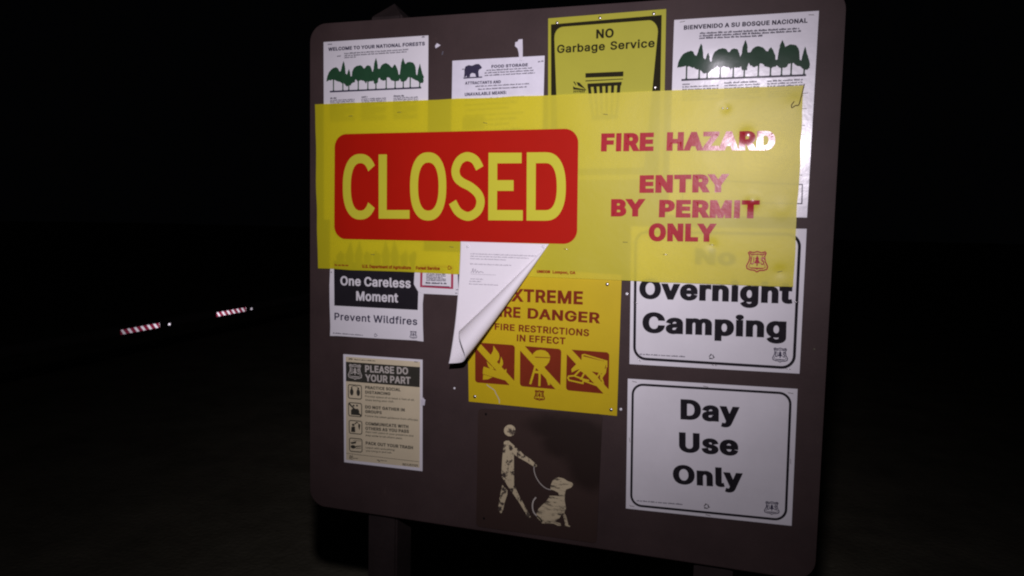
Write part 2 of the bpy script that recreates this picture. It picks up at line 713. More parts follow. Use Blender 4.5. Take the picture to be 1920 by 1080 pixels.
def clusters(meshes, gap=0.45):
    """lines of print that stand close together form one block"""
    bb = []
    for V, T in meshes:
        xs = [p[0] for p in V]
        ys = [p[1] for p in V]
        bb.append((min(xs), max(xs), min(ys), max(ys)))
    own = list(range(len(bb)))

    def root(i):
        while own[i] != i:
            i = own[i]
        return i
    for i in range(len(bb)):
        for j in range(i):
            a, b = bb[i], bb[j]
            if a[0] < b[1] + gap * .4 and b[0] < a[1] + gap * .4 and a[2] < b[3] + gap and b[2] < a[3] + gap:
                own[root(i)] = root(j)
    out = {}
    for i, q in enumerate(meshes):
        out.setdefault(root(i), []).append(q)
    return list(out.values())


SPLIT = {'headline', 'lettering', 'band_lettering', 'header_lettering', 'rule_heading', 'rule_text'}


class Sign:
    def __init__(s, name, label, cat, corners, h=None, step=0.9, group=None, seed=0):
        s.c = corners
        xs = [p[0] for p in corners]
        ys = [p[1] for p in corners]
        s.h = h or (lambda x, y: 0.6)
        s.step = step
        s.org = W((min(xs) + max(xs)) / 2, min(ys), 0)
        s.root = thing(name, label, cat, s.org, group)
        s.rnd = random.Random(seed)

    def put(s, name, m, dz, polys=None, meshes=(), thick=None, parent=None, smooth=True):
        """one part lying dz mm above the sheet"""
        if name == 'small_print' and len(meshes) > 1:
            return [s.put('text_block', m, dz, None, q) for q in clusters(meshes)]
        if name in SPLIT and len(meshes) > 1:
            return [s.put(name, m, dz, None, [q]) for q in meshes]
        bm = bmesh.new()
        todo = list(meshes)
        if polys:
            todo.append(union(polys))
        for V, T in todo:
            vs = [bm.verts.new((p[0], p[1], 0)) for p in V]
            for t in T:
                try:
                    bm.faces.new([vs[i] for i in t])
                except ValueError:
                    pass
        loose = [v for v in bm.verts if not v.link_faces]
        bmesh.ops.delete(bm, geom=loose, context='VERTS')
        if s.step and bm.verts:
            for ax in (0, 1):
                lo = min(v.co[ax] for v in bm.verts)
                hi = max(v.co[ax] for v in bm.verts)
                k = math.floor(lo / s.step) + 1
                while k * s.step < hi - 1e-4:
                    co_ = [0, 0, 0]
                    co_[ax] = k * s.step
                    no = [0, 0, 0]
                    no[ax] = 1
                    bmesh.ops.bisect_plane(bm, geom=bm.verts[:] + bm.edges[:] + bm.faces[:], dist=1e-6, plane_co=co_, plane_no=no)
                    k += 1
        if thick:
            bmesh.ops.dissolve_limit
        for v in bm.verts:
            v.co = W(v.co.x, v.co.y, s.h(v.co.x, v.co.y) + dz) - s.org
        bm.normal_update()
        flip = [f for f in bm.faces if f.normal.y > 0]
        bmesh.ops.reverse_faces(bm, faces=flip)
        me = bpy.data.meshes.new(name)
        bm.to_mesh(me)
        bm.free()
        o = link_mesh(name, me, m, parent or s.root, smooth)
        if smooth and not thick and len(me.vertices):
            e = 0.05
            ns = []
            for v in me.vertices:
                q = v.co + s.org
                x, y = q.x / IN, (q.z - Z0) / IN
                gx = (s.h(x + e, y) - s.h(x - e, y)) / (2 * e * 25.4)
                gy = (s.h(x, y + e) - s.h(x, y - e)) / (2 * e * 25.4)
                ns.append(Vector((-gx, -1, -gy)).normalized())
            me.normals_split_custom_set_from_vertices(ns)
        if thick:
            md = o.modifiers.new('thickness', 'SOLIDIFY')
            md.thickness = thick * 0.001
            md.offset = -1
            es = o.modifiers.new('sharp_edges', 'EDGE_SPLIT')
            es.split_angle = math.radians(40)
        return o

    def sheet(s, m, outline=None, thick=0.3, name='sheet'):
        return s.put(name, m, 0, [outline or s.c], thick=thick)

    def emblem(s, m, c, dz=0.25, fill=None, lw=0.055, name='shield_emblem'):
        u = unit(c)
        O = [(.07, .89), (.15, .97), (.32, .92), (.5, .975), (.68, .92), (.85, .97), (.93, .89), (.86, .72), (.89, .52), (1.0, .30), (.97, .15),
             (.80, .085), (.62, .075), (.5, .0), (.38, .075), (.20, .085), (.03, .15), (0, .30), (.11, .52), (.14, .72)]
        polys = ring_between(u(*O), u(*shrink(O, lw)))
        I = shrink(O, lw + 0.055)
        polys += ring_between(u(*I), u(*shrink(I, 0.028)))
        polys += [u((.5, .78), (.60, .60), (.55, .60), (.64, .42), (.53, .42), (.53, .30), (.47, .30), (.47, .42), (.36, .42), (.45, .60), (.40, .60))]
        polys += [u((.22, .80), (.78, .80), (.78, .84), (.22, .84)), u((.22, .17), (.78, .17), (.78, .225), (.22, .225))]
        meshes = []
        for ch, a, b in (('U', .19, .36), ('S', .65, .82)):
            l, r, t = u((a, .36), (b, .36), (a, .70))
            meshes.append(text_mesh(ch, l, r, t, 0.025))
        o = s.put(name, m, dz, polys, meshes)
        return o

    def recycle(s, m, centre, r, dz=0.25):
        polys = []
        cx, cy = centre
        for k in range(3):
            a0 = math.radians(90 + 120 * k)
            p = [(cx + r * math.cos(a0 + math.radians(d)), cy + r * math.sin(a0 + math.radians(d))) for d in (22, 98)]
            q = [(cx + r * .62 * math.cos(a0 + math.radians(d)), cy + r * .62 * math.sin(a0 + math.radians(d))) for d in (22, 98)]
            polys.append([p[0], p[1], q[1], q[0]])
            tip = math.radians(8)
            e = Vector(p[0]) + (Vector(p[0]) - Vector(q[0])) * .55
            g = Vector(q[0]) - (Vector(p[0]) - Vector(q[0])) * .55
            polys.append([tuple(e), (cx + r * .8 * math.cos(a0 - tip), cy + r * .8 * math.sin(a0 - tip)), tuple(g)])
        return s.put('recycling_symbol', m, dz, polys)


def waves(seed, amp, wl, base):
    o = Vector((seed * 7.31, seed * 3.17, seed * 1.7))

    def h(x, y):
        n = noise.noise(Vector((x / wl, y / wl, 0)) + o) + 0.35 * noise.noise(Vector((x / wl * 2.3, y / wl * 2.3, 5)) + o)
        return base + amp * (0.5 + 0.5 * n)
    return h


def dots(sign, pts, m, r=0.13, name='screw', up=0.0, flat=0.55, dz=0.0):
    """round heads (screws, tacks): one mesh, copied"""
    first = None
    for (x, y) in pts:
        if first is None:
            bm = bmesh.new()
            prof = [(0, flat), (0.35, flat * 0.97), (0.7, flat * 0.78), (0.93, flat * 0.4), (1.0, 0.0), (1.0, -0.3)]
            seg = 16
            rings = []
            for q, z in prof:
                rings.append([bm.verts.new((q * r * IN * math.cos(2 * math.pi * k / seg), -z * r * IN, q * r * IN * math.sin(2 * math.pi * k / seg))) for k in range(seg)] if q else [bm.verts.new((0, -z * r * IN, 0))])
            for a, b in zip(rings, rings[1:]):
                for k in range(seg):
                    if len(a) == 1:
                        bm.faces.new([a[0], b[k], b[(k + 1) % seg]])
                    else:
                        bm.faces.new([a[k], b[k], b[(k + 1) % seg], a[(k + 1) % seg]])
            bmesh.ops.recalc_face_normals(bm, faces=bm.faces)
            me = bpy.data.meshes.new(name)
            bm.to_mesh(me)
            bm.free()
            o = first = link_mesh(name, me, m, sign.root, True)
        else:
            o = first.copy()
            col.objects.link(o)
            o.parent = sign.root
        o.location = W(x, y, sign.h(x, y) + dz) - sign.org


def staple_mesh(w=0.42, t=0.04):
    bm = bmesh.new()
    a = w / 2 * IN
    r = t / 2 * IN
    prof = [(-a, 0.0012), (-a, -0.0002), (-a + 0.0006, -0.0008), (a - 0.0006, -0.0008), (a, -0.0002), (a, 0.0012)]
    rows = []
    for x, y in prof:
        rows.append([bm.verts.new((x, y + r * math.cos(q) * .7, r * math.sin(q))) for q in [k * math.pi / 3 for k in range(6)]])
    for p, q in zip(rows, rows[1:]):
        for k in range(6):
            bm.faces.new([p[k], p[(k + 1) % 6], q[(k + 1) % 6], q[k]])
    bmesh.ops.recalc_face_normals(bm, faces=bm.faces)
    me = bpy.data.meshes.new('staple')
    bm.to_mesh(me)
    bm.free()
    return me


STM = {}


def staples(sign, pts, m, dz=0.2):
    for k, (x, y, ang) in enumerate(pts):
        if m.name not in STM:
            me = staple_mesh()
            o = link_mesh('staple', me, m, sign.root, True)
            STM[m.name] = o
        else:
            o = STM[m.name].copy()
            col.objects.link(o)
            o.parent = sign.root
        o.location = W(x, y, sign.h(x, y) + dz) - sign.org
        o.rotation_euler = (0, math.radians(ang), 0)


# ================================================================== ground
def ground():
    bm = bmesh.new()
    N = 60
    S = 160.0
    vs = {}

    def ax(k):                # finer towards the board
        t = (k / N) * 2 - 1
        return math.copysign(abs(t) ** 2.6, t) * S
    for i in range(N + 1):
        for j in range(N + 1):
            x, y = ax(i) + 0.6, ax(j) + 1.2
            z = 0.02 * noise.noise(Vector((x * 0.7, y * 0.7, 0)))
            vs[i, j] = bm.verts.new((x, y, z))
    for i in range(N):
        for j in range(N):
            bm.faces.new([vs[i, j], vs[i + 1, j], vs[i + 1, j + 1], vs[i, j + 1]])
    me = bpy.data.meshes.new('ground')
    bm.to_mesh(me)
    bm.free()
    m = bpy.data.materials.new('gravelly_dirt')
    nt, b = nodes_of(m)
    L = nt.links
    b.inputs['Roughness'].default_value = 0.95
    b.inputs['Specular IOR Level'].default_value = 0.1
    tc = nt.nodes.new('ShaderNodeTexCoord')
    n = nt.nodes.new('ShaderNodeTexNoise')
    n.inputs['Scale'].default_value = 2.2
    n.inputs['Detail'].default_value = 10
    n.inputs['Roughness'].default_value = 0.7
    vo = nt.nodes.new('ShaderNodeTexVoronoi')
    vo.inputs['Scale'].default_value = 45
    for q in (n, vo):
        L.new(tc.outputs['Object'], q.inputs['Vector'])
    cr = nt.nodes.new('ShaderNodeValToRGB')
    cr.color_ramp.elements[0].position = 0.3
    cr.color_ramp.elements[0].color = (0.14, 0.13, 0.09, 1)
    cr.color_ramp.elements[1].position = 0.75
    cr.color_ramp.elements[1].color = (0.30, 0.28, 0.20, 1)
    L.new(n.outputs['Fac'], cr.inputs['Fac'])
    L.new(cr.outputs['Color'], b.inputs['Base Color'])
    bp = nt.nodes.new('ShaderNodeBump')
    bp.inputs['Strength'].default_value = 0.25
    bp.inputs['Distance'].default_value = 0.012
    L.new(vo.outputs['Distance'], bp.inputs['Height'])
    L.new(bp.outputs['Normal'], b.inputs['Normal'])
    o = link_mesh('ground', me, m, None, True)
    o['kind'] = 'structure'


ground()

# ================================================================== the notice board with its two posts
PLY = 0.75


def notice_board():
    root = thing('notice_board', 'brown painted square notice board with rounded corners, standing on two wooden posts', 'notice board', W(24, 0, 0) * 1)
    root.location.z = 0
    out = rrect([(0, 0), (47.9, 0), (47.9, 47.65), (0, 47.65)], 1.7, 8)
    bm = bmesh.new()
    f = bm.faces.new([bm.verts.new(W(x, y, 0) - root.location) for x, y in out])
    bm.normal_update()
    if f.normal.y > 0:
        bmesh.ops.reverse_faces(bm, faces=[f])
    r = bmesh.ops.extrude_face_region(bm, geom=[f])
    for v in r['geom']:
        if isinstance(v, bmesh.types.BMVert):
            v.co.y += PLY * IN
    bmesh.ops.recalc_face_normals(bm, faces=bm.faces)
    ed = [e for e in bm.edges if all(abs(v.co.y) < 1e-6 for v in e.verts)]
    bmesh.ops.bevel(bm, geom=ed, offset=0.002, segments=2, affect='EDGES')
    me = bpy.data.meshes.new('panel')
    bm.to_mesh(me)
    bm.free()
    link_mesh('panel', me, M['brown'], root)
    for x0, x1 in ((6.2, 9.4), (38.1, 41.4)):
        bm = bmesh.new()
        y0, y1 = (PLY + 0.02) * IN, (PLY + 3.52) * IN
        zt = 48.1 * IN + Z0
        zp = 49.75 * IN + Z0
        a, b = x0 * IN, x1 * IN
        bot = [bm.verts.new(q) for q in ((a, y0, -0.4), (b, y0, -0.4), (b, y1, -0.4), (a, y1, -0.4))]
        top = [bm.verts.new(q) for q in ((a, y0, zt), (b, y0, zt), (b, y1, zt), (a, y1, zt))]
        pk = bm.verts.new(((a + b) / 2, (y0 + y1) / 2, zp))
        for k in range(4):
            bm.faces.new([bot[k], bot[(k + 1) % 4], top[(k + 1) % 4], top[k]])
            bm.faces.new([top[k], top[(k + 1) % 4], pk])
        bm.faces.new(bot[::-1])
        for v in bm.verts:
            v.co -= root.location
        bmesh.ops.bevel(bm, geom=[e for e in bm.edges if abs((e.verts[0].co - e.verts[1].co).normalized().z) > 0.9], offset=0.005, segments=2, affect='EDGES')
        me = bpy.data.meshes.new('post')
        bm.to_mesh(me)
        bm.free()
        link_mesh('post', me, M['post'], root)


notice_board()

# ------------------------------------------------------------------ row of printed trees, shared by two posters
TREE_UP = [(95, 715), (105, 640), (130, 580), (165, 535), (200, 515), (240, 503), (270, 520), (285, 560), (305, 565), (320, 520), (335, 450), (350, 415), (365, 450), (375, 520), (380, 590), (400, 615), (415, 570), (430, 530), (445, 570), (455, 640), (470, 640), (478, 570), (500, 520), (540, 490), (590, 475), (625, 490), (645, 525), (660, 525), (680, 490), (710, 480), (745, 490), (765, 540), (775, 580), (790, 540), (800, 450), (825, 375), (845, 440), (855, 530), (885, 530), (900, 490), (930, 460), (965, 452), (1010, 470), (1045, 510), (1060, 520), (1075, 490), (1095, 468), (1115, 500), (1140, 560), (1150, 620), (1165, 620), (1175, 520), (1185, 450), (1210, 378), (1232, 440), (1240, 470), (1270, 445), (1305, 435), (1350, 450), (1380, 490), (1392, 560), (1395, 620), (1410, 630), (1425, 540), (1445, 465), (1465, 540), (1485, 610), (1500, 650), (1500, 720)]
TREE_LO = [(1480, 740), (1440, 740), (1420, 715), (1370, 690), (1340, 672), (1320, 660), (1285, 665), (1260, 710), (1220, 725), (1180, 710), (1165, 680), (1150, 710), (1090, 720), (1040, 700), (1020, 670), (990, 655), (970, 690), (930, 710), (890, 690), (870, 660), (855, 700), (850, 745), (800, 750), (790, 700), (750, 720), (700, 710), (680, 740), (650, 710), (600, 700), (560, 715), (530, 690), (510, 720), (470, 740), (450, 770), (400, 785), (370, 760), (350, 740), (310, 730), (280, 715), (230, 700), (180, 690), (140, 700)]
TRUNKS = [200, 340, 428, 568, 708, 825, 973, 1100, 1215, 1313, 1445]


def tree_row(sign, gl, gr, gt, m, mline, seed):
    """gl, gr: ends of the printed ground line; gt: tip of the tallest tree"""
    rnd = random.Random(seed)
    L, R, T = Vector(gl), Vector(gr), Vector(gt)
    ex = (R - L)
    d = ex.normalized()
    up = Vector((-d.y, d.x))
    hh = (T - L).dot(up)
    ground_y = lambda x: 863 - (x - 150) * .0441

    def mp(p):
        x, y = p
        return tuple(L + ex * ((x - 150) / 1315) + up * hh * ((ground_y(x) - y) / 458))
    pts = []
    raw = TREE_UP + TREE_LO
    for i, p in enumerate(raw):
        q = raw[(i + 1) % len(raw)]
        n = max(1, int(math.hypot(q[0] - p[0], q[1] - p[1]) / 11))
        low = 7 if i >= len(TREE_UP) - 2 else 3.2
        for k in range(n):
            t = k / n
            pts.append((p[0] + (q[0] - p[0]) * t + rnd.uniform(-low, low) * .7, p[1] + (q[1] - p[1]) * t + rnd.uniform(-low, low)))
    polys = [[mp(p) for p in pts]]
    for x in TRUNKS:
        g = ground_y(x)
        polys.append([mp(p) for p in ((x - 9, 640), (x + 9, 640), (x + 8, g - 25), (x + 17, g - 2), (x - 17, g - 2), (x - 8, g - 25))])
    sign.put('tree_row', m, 0.25, polys)
    sign.put('ground_line', mline, 0.25, [[mp(p) for p in ((145, 852), (1468, 852 - 58), (1468, 876 - 58), (145, 876))]])


# ================================================================== WELCOME poster
z = zoomed(600, 60, 7.714)
tlx, trx = P(607, 79), P(803.5, 66.5)
s = Sign('welcome_poster', 'white poster headed WELCOME TO YOUR NATIONAL FORESTS with a row of green trees, left end', 'poster',
         [tlx, trx, (trx[0] + .15, trx[1] - 17), (tlx[0] + .1, tlx[1] - 17)], waves(1, 0.6, 6, 0.5), 0.5)
s.sheet(M['paper'])
s.put('headline', M['navy'], 0.25, meshes=[text_mesh('WELCOME TO YOUR NATIONAL FORESTS', *z((122, 277), (1520, 195), (122, 226)), 0.06, track=0.07)])
tree_row(s, *z((150, 863), (1465, 805), (826, 375)), M['green'], M['navy'], 3)
r = random.Random(5)
ms = []
for a, b in (((355, 322), (1280, 262)), ((355, 353), (1255, 296)), ((355, 381), (520, 370)), ((250, 360), (305, 356)), ((115, 188), (180, 184)), ((1475, 84), (1530, 80))):
    ms.append(greek(*z(a, b), 0.13, r))
for x, y in ((150, 970), (603, 952), (1065, 938)):
    ms.append(greek(*z((x, y), (x + (90 if x < 1000 else 160), y - 4)), 0.15, r, 0.95))
    for k in range(13):
        yy = y + 26 + 25 * k
        w = 390 if k % 5 != 4 else 230
        ms.append(greek(*z((x, yy + 2), (x + w - 30, yy - 14)), 0.12, r))
s.put('small_print', M['grey_ink'], 0.25, meshes=ms)

# ================================================================== FOOD STORAGE notice in a clear sleeve
z = zoomed(840, 60, 4.5)
a, b = z((38, 243), (816, 200))
s = Sign('food_storage_notice', 'white food storage notice with a dark bear picture, in a crinkled clear sleeve', 'notice',
         [a, b, (b[0], b[1] - 11.4), (a[0], a[1] - 11.4)], waves(2, 1.0, 3.2, 0.4), 0.3)
s.sheet(M['sleeve'])
s.put('headline', M['navy'], 0.25, meshes=[text_mesh('FOOD STORAGE', *z((368, 306), (675, 290), (368, 280)), 0.06, track=.08),
                                           text_mesh('ATTRACTANTS AND', *z((145, 445), (447, 433), (145, 420)), 0.055, track=.06),
                                           text_mesh('UNAVAILABLE MEANS:', *z((143, 542), (495, 524), (143, 514)), 0.055, track=.06)])
bear = [(140, 320), (148, 292), (175, 280), (205, 285), (235, 272), (262, 270), (276, 284), (289, 300), (281, 310), (265, 318), (258, 335), (262, 377), (238, 379), (230, 352), (205, 346), (190, 356), (186, 380), (160, 382), (158, 366), (151, 380), (136, 380), (140, 350)]
s.put('bear_picture', M['navy'], 0.25, [z(*bear), z((132, 384), (290, 376), (290, 386), (132, 395))])
r = random.Random(8)
ms = []
for a, b in (((325, 331), (710, 308)), ((310, 352), (728, 329)), ((310, 373), (735, 350)), ((232, 465), (690, 441)), ((255, 490), (668, 468)), ((120, 320), (140, 319)), ((760, 258), (808, 250))):
    ms.append(greek(*z(a, b), 0.125, r, 0.85))
for k in range(12):
    ms.append(greek(*z((143, 580 + 45 * k), (640 - 60 * (k % 3), 552 + 45 * k)), 0.15, r, 0.9))
s.put('small_print', M['grey_ink'], 0.25, meshes=ms)
s.put('picture_block', M['faint_ink'], 0.25, [z((125, 720), (310, 710), (310, 815), (125, 825))])

# ================================================================== NO Garbage Service sign
z = zoomed(1020, 10, 6)
tlx, trx = z((48, 148), (1375, 42))
garb = [tlx, trx, (trx[0] + .25, trx[1] - 14), (tlx[0] + .35, tlx[1] - 14)]
s = Sign('garbage_service_sign', 'yellow NO Garbage Service sign with a black border and a black trash can picture', 'sign', garb, waves(3, 0.4, 7, 0.5), 0.5)
s.sheet(M['lime'], thick=0.4)
u = unit(garb)
o1 = u((.025, .962), (.965, .967), (.965, .03), (.03, .03))
bag = spline(z((118, 380), (124, 325), (150, 275), (195, 247), (245, 240)), n=4) + spline(z((1145, 172), (1205, 172), (1250, 205), (1275, 250), (1282, 300)), n=4) + u((.875, .32), (.84, .07), (.13, .07), (.085, .34))
s.put('border', M['olive'], 0.2, [o1])
s.put('bag_shape', M['lime'], 0.4, [bag])
s.put('headline', M['olive'], 0.6, meshes=[text_mesh('NO', *z((588, 376), (785, 362), (586, 274)), 0.046, track=.06),
                                           text_mesh('Garbage Service', *z((148, 540), (1245, 472), (148, 448)), 0.036, 0.028, track=.06, space=1.4)])
can = [z((467, 765), (895, 745), (893, 800), (468, 815))[:], z((468, 846), (890, 826), (890, 835), (468, 857))]
can.append(z((490, 882), (876, 862), (872, 900), (492, 922)))
tops = [(490, 525), (556, 592), (622, 657), (690, 722), (757, 792), (826, 866)]
for i, (x0, x1) in enumerate(tops):
    f = lambda x: 540 + (x - 490) * (830 - 540) / (866 - 490)
    can.append(z((x0, 900 - (x0 - 490) * .05), (x1, 900 - (x1 - 490) * .05), (f(x1), 1255), (f(x0), 1262)))
can += [z((535, 1245), (835, 1232), (830, 1280), (540, 1295))]
can += [z((330, 860), (345, 858), (365, 895), (360, 905)), z((365, 865), (400, 870), (475, 948), (385, 905)), z((328, 910), (350, 925), (480, 950), (470, 958), (330, 948))]
r = random.Random(4)
for k in range(7):
    x = 335 + 19 * k
    can.append(z((x, 958), (x + 11, 957), (x + 9 + r.uniform(-3, 3), 985 - r.uniform(0, 12)), (x - 2, 984)))
s.put('trash_can_picture', M['olive'], 0.6, can)
dots(s, z((148, 197), (630, 143), (1235, 95), (1250, 925)), M['steel'], 0.14, 'tack', flat=0.5, dz=0.3)

# ================================================================== BIENVENIDO poster
_bw = waves(4, 1.9, 4.6, 0.35)


def bien_h(x, y):           # bulges a little where it is not held down by the banner
    return _bw(x, y) + 5.4 * math.exp(-((x - 37.3) ** 2 / 2.9 ** 2 + (y - 43.4) ** 2 / 2.2 ** 2))


z = zoomed(1240, 0, 4.908)
tlx, trx = P(1264.5, 38), P(1535.5, 20.5)
bq = [tlx, trx, P(1513, 408), (P(1513, 408)[0] - 11, P(1513, 408)[1] + .05)]
s = Sign('spanish_welcome_poster', 'glossy laminated white poster headed BIENVENIDO A SU BOSQUE NACIONAL with green trees', 'poster', bq,
         bien_h, 0.4)
s.sheet(M['laminate'])
s.put('headline', M['navy_gloss'], 0.25, meshes=[text_mesh('BIENVENIDO A SU BOSQUE NACIONAL', *z((208, 279), (1345, 211), (208, 238)), 0.056, track=.07)])
tree_row(s, *z((190, 738), (1330, 692), (793, 368)), M['green_gloss'], M['navy_gloss'], 6)
r = random.Random(9)
ms = []
for a, b in (((355, 320), (1275, 270)), ((352, 344), (1285, 294)), ((350, 366), (930, 338))):
    ms.append(greek(*z(a, b), 0.15, r, 0.92))
for x, y, w in ((195, 785, 75), (580, 772, 300), (975, 755, 330)):
    ms.append(greek(*z((x, y), (x + w, y - w * .045)), 0.14, r))
    for k in range(6):
        ww = 330 if k % 5 != 4 else 230
        ms.append(greek(*z((x, y + 24 + 24 * k), (x + ww, y + 24 + 24 * k - ww * .045)), 0.12, r))
s.put('small_print', M['grey_ink'], 0.25, meshes=ms)
box = [P(1280, 335), P(1505.5, 345), P(1504.5, 383), P(1278, 380)]
s.put('text_box_rule', M['navy_gloss'], 0.25, ring_between(box, shrink(box, 0.09)))
staples(s, [(*z((195, 203))[0], -8), (*z((1380, 139))[0], 5), (*P(1509, 175), 0), (*P(1507.5, 204), 3), (*P(1504, 236), -4), (*P(1503, 252), 0), (*P(1499, 328), 2)], M['dull'])

# ================================================================== One Careless Moment poster
z = zoomed(610, 500, 7.2)
bl, br = z((70, 934), (1325, 1010))
oc = [P(619.5, 398), P(797.5, 396), br, bl]
outline = [oc[0], oc[1]] + z((1322, 100), (1328, 380), (1316, 500), (1318, 800), (1326, 1010), (1255, 1002), (1232, 996), (700, 968), (160, 934), (66, 934), (70, 800), (60, 500), (58, 250), (66, 40))
s = Sign('wildfire_poster', 'white poster reading One Careless Moment on black over Prevent Wildfires, left edge', 'poster', oc, waves(5, 0.5, 6, 0.5), 0.5)
s.sheet(M['paper'], outline)
s.put('black_band', M['black'], 0.2, [z((118, -80), (1215, 0), (1225, 250), (1258, 330), (1250, 585), (124, 525))])
s.put('band_lettering', M['white_ink'], 0.4, meshes=[text_mesh('One Careless', *z((207, 250), (1155, 288), (207, 126)), 0.042, 0.032, track=.04),
                                                     text_mesh('Moment', *z((420, 456), (985, 484), (422, 330)), 0.042, 0.032, track=.04)])
s.put('slogan', M['navy'], 0.25, meshes=[text_mesh('Prevent Wildfires', *z((126, 717), (1243, 790), (128, 620)), 0.030, track=.06)])
r = random.Random(3)
s.put('small_print', M['grey_ink'], 0.25, meshes=[greek(*z((105, 902), (508, 932)), 0.12, r), greek(*z((78, 85), (100, 86)), 0.2, r)])
s.recycle(M['grey_ink'], z((682, 925))[0], 0.19)
s.emblem(M['navy'], z((1140, 862), (1242, 868), (1242, 978), (1140, 972)))
fl = []
r = random.Random(12)
for k in range(9):
    x = 640 + 17 * k
    hgt = 60 - 30 * abs((k % 4) - 1.5) / 1.5
    fl.append([P(x - 5, 503), P(x - 9, 480), P(x + r.uniform(-4, 4), 500 - hgt), P(x + 7, 478), P(x + 5, 503)])
s.put('flame_picture', M['grey_ink'], 0.3, fl)

# ================================================================== little red-framed notice, half hidden
z = zoomed(780, 490, 15.43)
rc = [P(783, 470), P(905, 474), P(905, 557), P(793, 551)]
s = Sign('red_framed_notice', 'small white notice with a red frame peeking out beside the curled sheet, its corner torn', 'notice', rc,
         lambda x, y: 1.5 + 0.5 * noise.noise(Vector((x * .5, y * .5, 3))), 0.5)
s.sheet(M['paper'], [P(783, 470), P(905, 474), P(905, 558.5)] + z((1300, 985), (220, 935), (150, 905), (70, 870), (20, 790), (-55, 660), (-40, 400), (-25, 200)))
fr = z((135, 100), (1092, 130), (1085, 800), (125, 745))
s.put('red_frame', M['pink_red'], 0.25, ring_between(fr, z((205, 160), (1022, 190), (1018, 745), (188, 690))))
r = random.Random(6)
ms = [greek(*z((310, y), (310 + (560 if k % 3 else 470), y + 14)), 0.11, r, 0.9) for k, y in enumerate(range(200, 600, 45))]
ms.append(greek(*z((285, 645), (900, 665)), 0.17, r, 0.95))
ms.append(greek(*z((1145, 935), (1230, 940)), 0.13, r, 0.95))
s.put('small_print', M['grey_ink'], 0.25, meshes=ms)
s.put('rules', M['navy'], 0.25, [z((225, 690), (980, 722), (980, 742), (225, 708)), z((1215, 370), (1275, 372), (1275, 780), (1230, 780)), z((1160, 815), (1295, 795), (1295, 820), (1160, 832))])

# ================================================================== PLEASE DO YOUR PART poster
z = zoomed(600, 650, 4.32)
pc = z((190, 60), (832, 105), (831, 1008), (197, 935))
s = Sign('visitor_rules_poster', 'tan poster headed PLEASE DO YOUR PART with four small icons, lower left', 'poster', pc, waves(6, 0.5, 6, 0.5), 0.5)
s.sheet(M['paper'])
s.put('tan_panel', M['tan'], 0.2, [z((211, 80), (812, 122), (808, 980), (213, 915))])
s.put('header_band', M['char'], 0.4, [z((211, 121), (812, 165), (809, 328), (212, 279))])
s.put('header_lettering', M['pale'], 0.6, meshes=[text_mesh('PLEASE DO', *z((368, 205), (716, 225), (368, 149)), 0.052, track=.05),
                                                  text_mesh('YOUR PART', *z((368, 279), (736, 303), (368, 222)), 0.052, track=.05)])
s.emblem(M['pale'], z((229, 133), (343, 141), (343, 272), (229, 264)), 0.6)
ms = []
for t, a, b, c in (('PRACTICE SOCIAL', (368, 341), (655, 361), (368, 316)), ('DISTANCING', (368, 379), (572, 393), (368, 355)), ('DO NOT GATHER IN', (368, 499), (688, 525), (368, 474)),
                   ('GROUPS', (368, 536), (502, 546), (368, 512)), ('COMMUNICATE WITH', (370, 634), (718, 661), (370, 608)), ('OTHERS AS YOU PASS', (370, 673), (722, 699), (370, 647)),
                   ('PACK OUT YOUR TRASH', (372, 792), (755, 831), (372, 766))):
    ms.append(text_mesh(t, *z(a, b, c), 0.055, 0.04, track=.07))
s.put('rule_heading', M['char'], 0.4, meshes=ms)
ms = []
for t, a, b, c in (('Provide space of at least 6 feet at all', (368, 407), (765, 438), (368, 393)), ('times during your visit.', (368, 437), (600, 452), (368, 422)),
                   ('Follow the latest guidance from officials', (368, 566), (795, 601), (368, 552)), ('Alert trail users of your presence and', (370, 695), (757, 729), (370, 681)),
                   ('step aside to let others pass.', (370, 723), (670, 749), (370, 709)), ('Leave with everything', (372, 822), (605, 843), (372, 808)), ('you bring in and out.', (372, 848), (585, 865), (372, 834))):
    ms.append(text_mesh(t, *z(a, b, c), 0.022, track=.03))
s.put('rule_text', M['char'], 0.4, meshes=ms)
ms = []
r = random.Random(2)
for a, b in (((278, 107), (450, 119)), ((765, 125), (795, 127)), ((462, 920), (545, 928)), ((475, 932), (490, 934)), ((275, 905), (312, 909)), ((668, 950), (795, 962)), ((670, 960), (797, 972)), ((235, 105), (266, 107)), ((235, 98), (266, 100))):
    ms.append(greek(*z(a, b), 0.10, r))
s.put('small_print', M['char'], 0.4, meshes=ms)
s.put('rule', M['char'], 0.4, [z((214, 861), (803, 930), (803, 933), (214, 864))])
s.emblem(M['char'], z((237, 878), (273, 881), (273, 915), (237, 912)), 0.4)
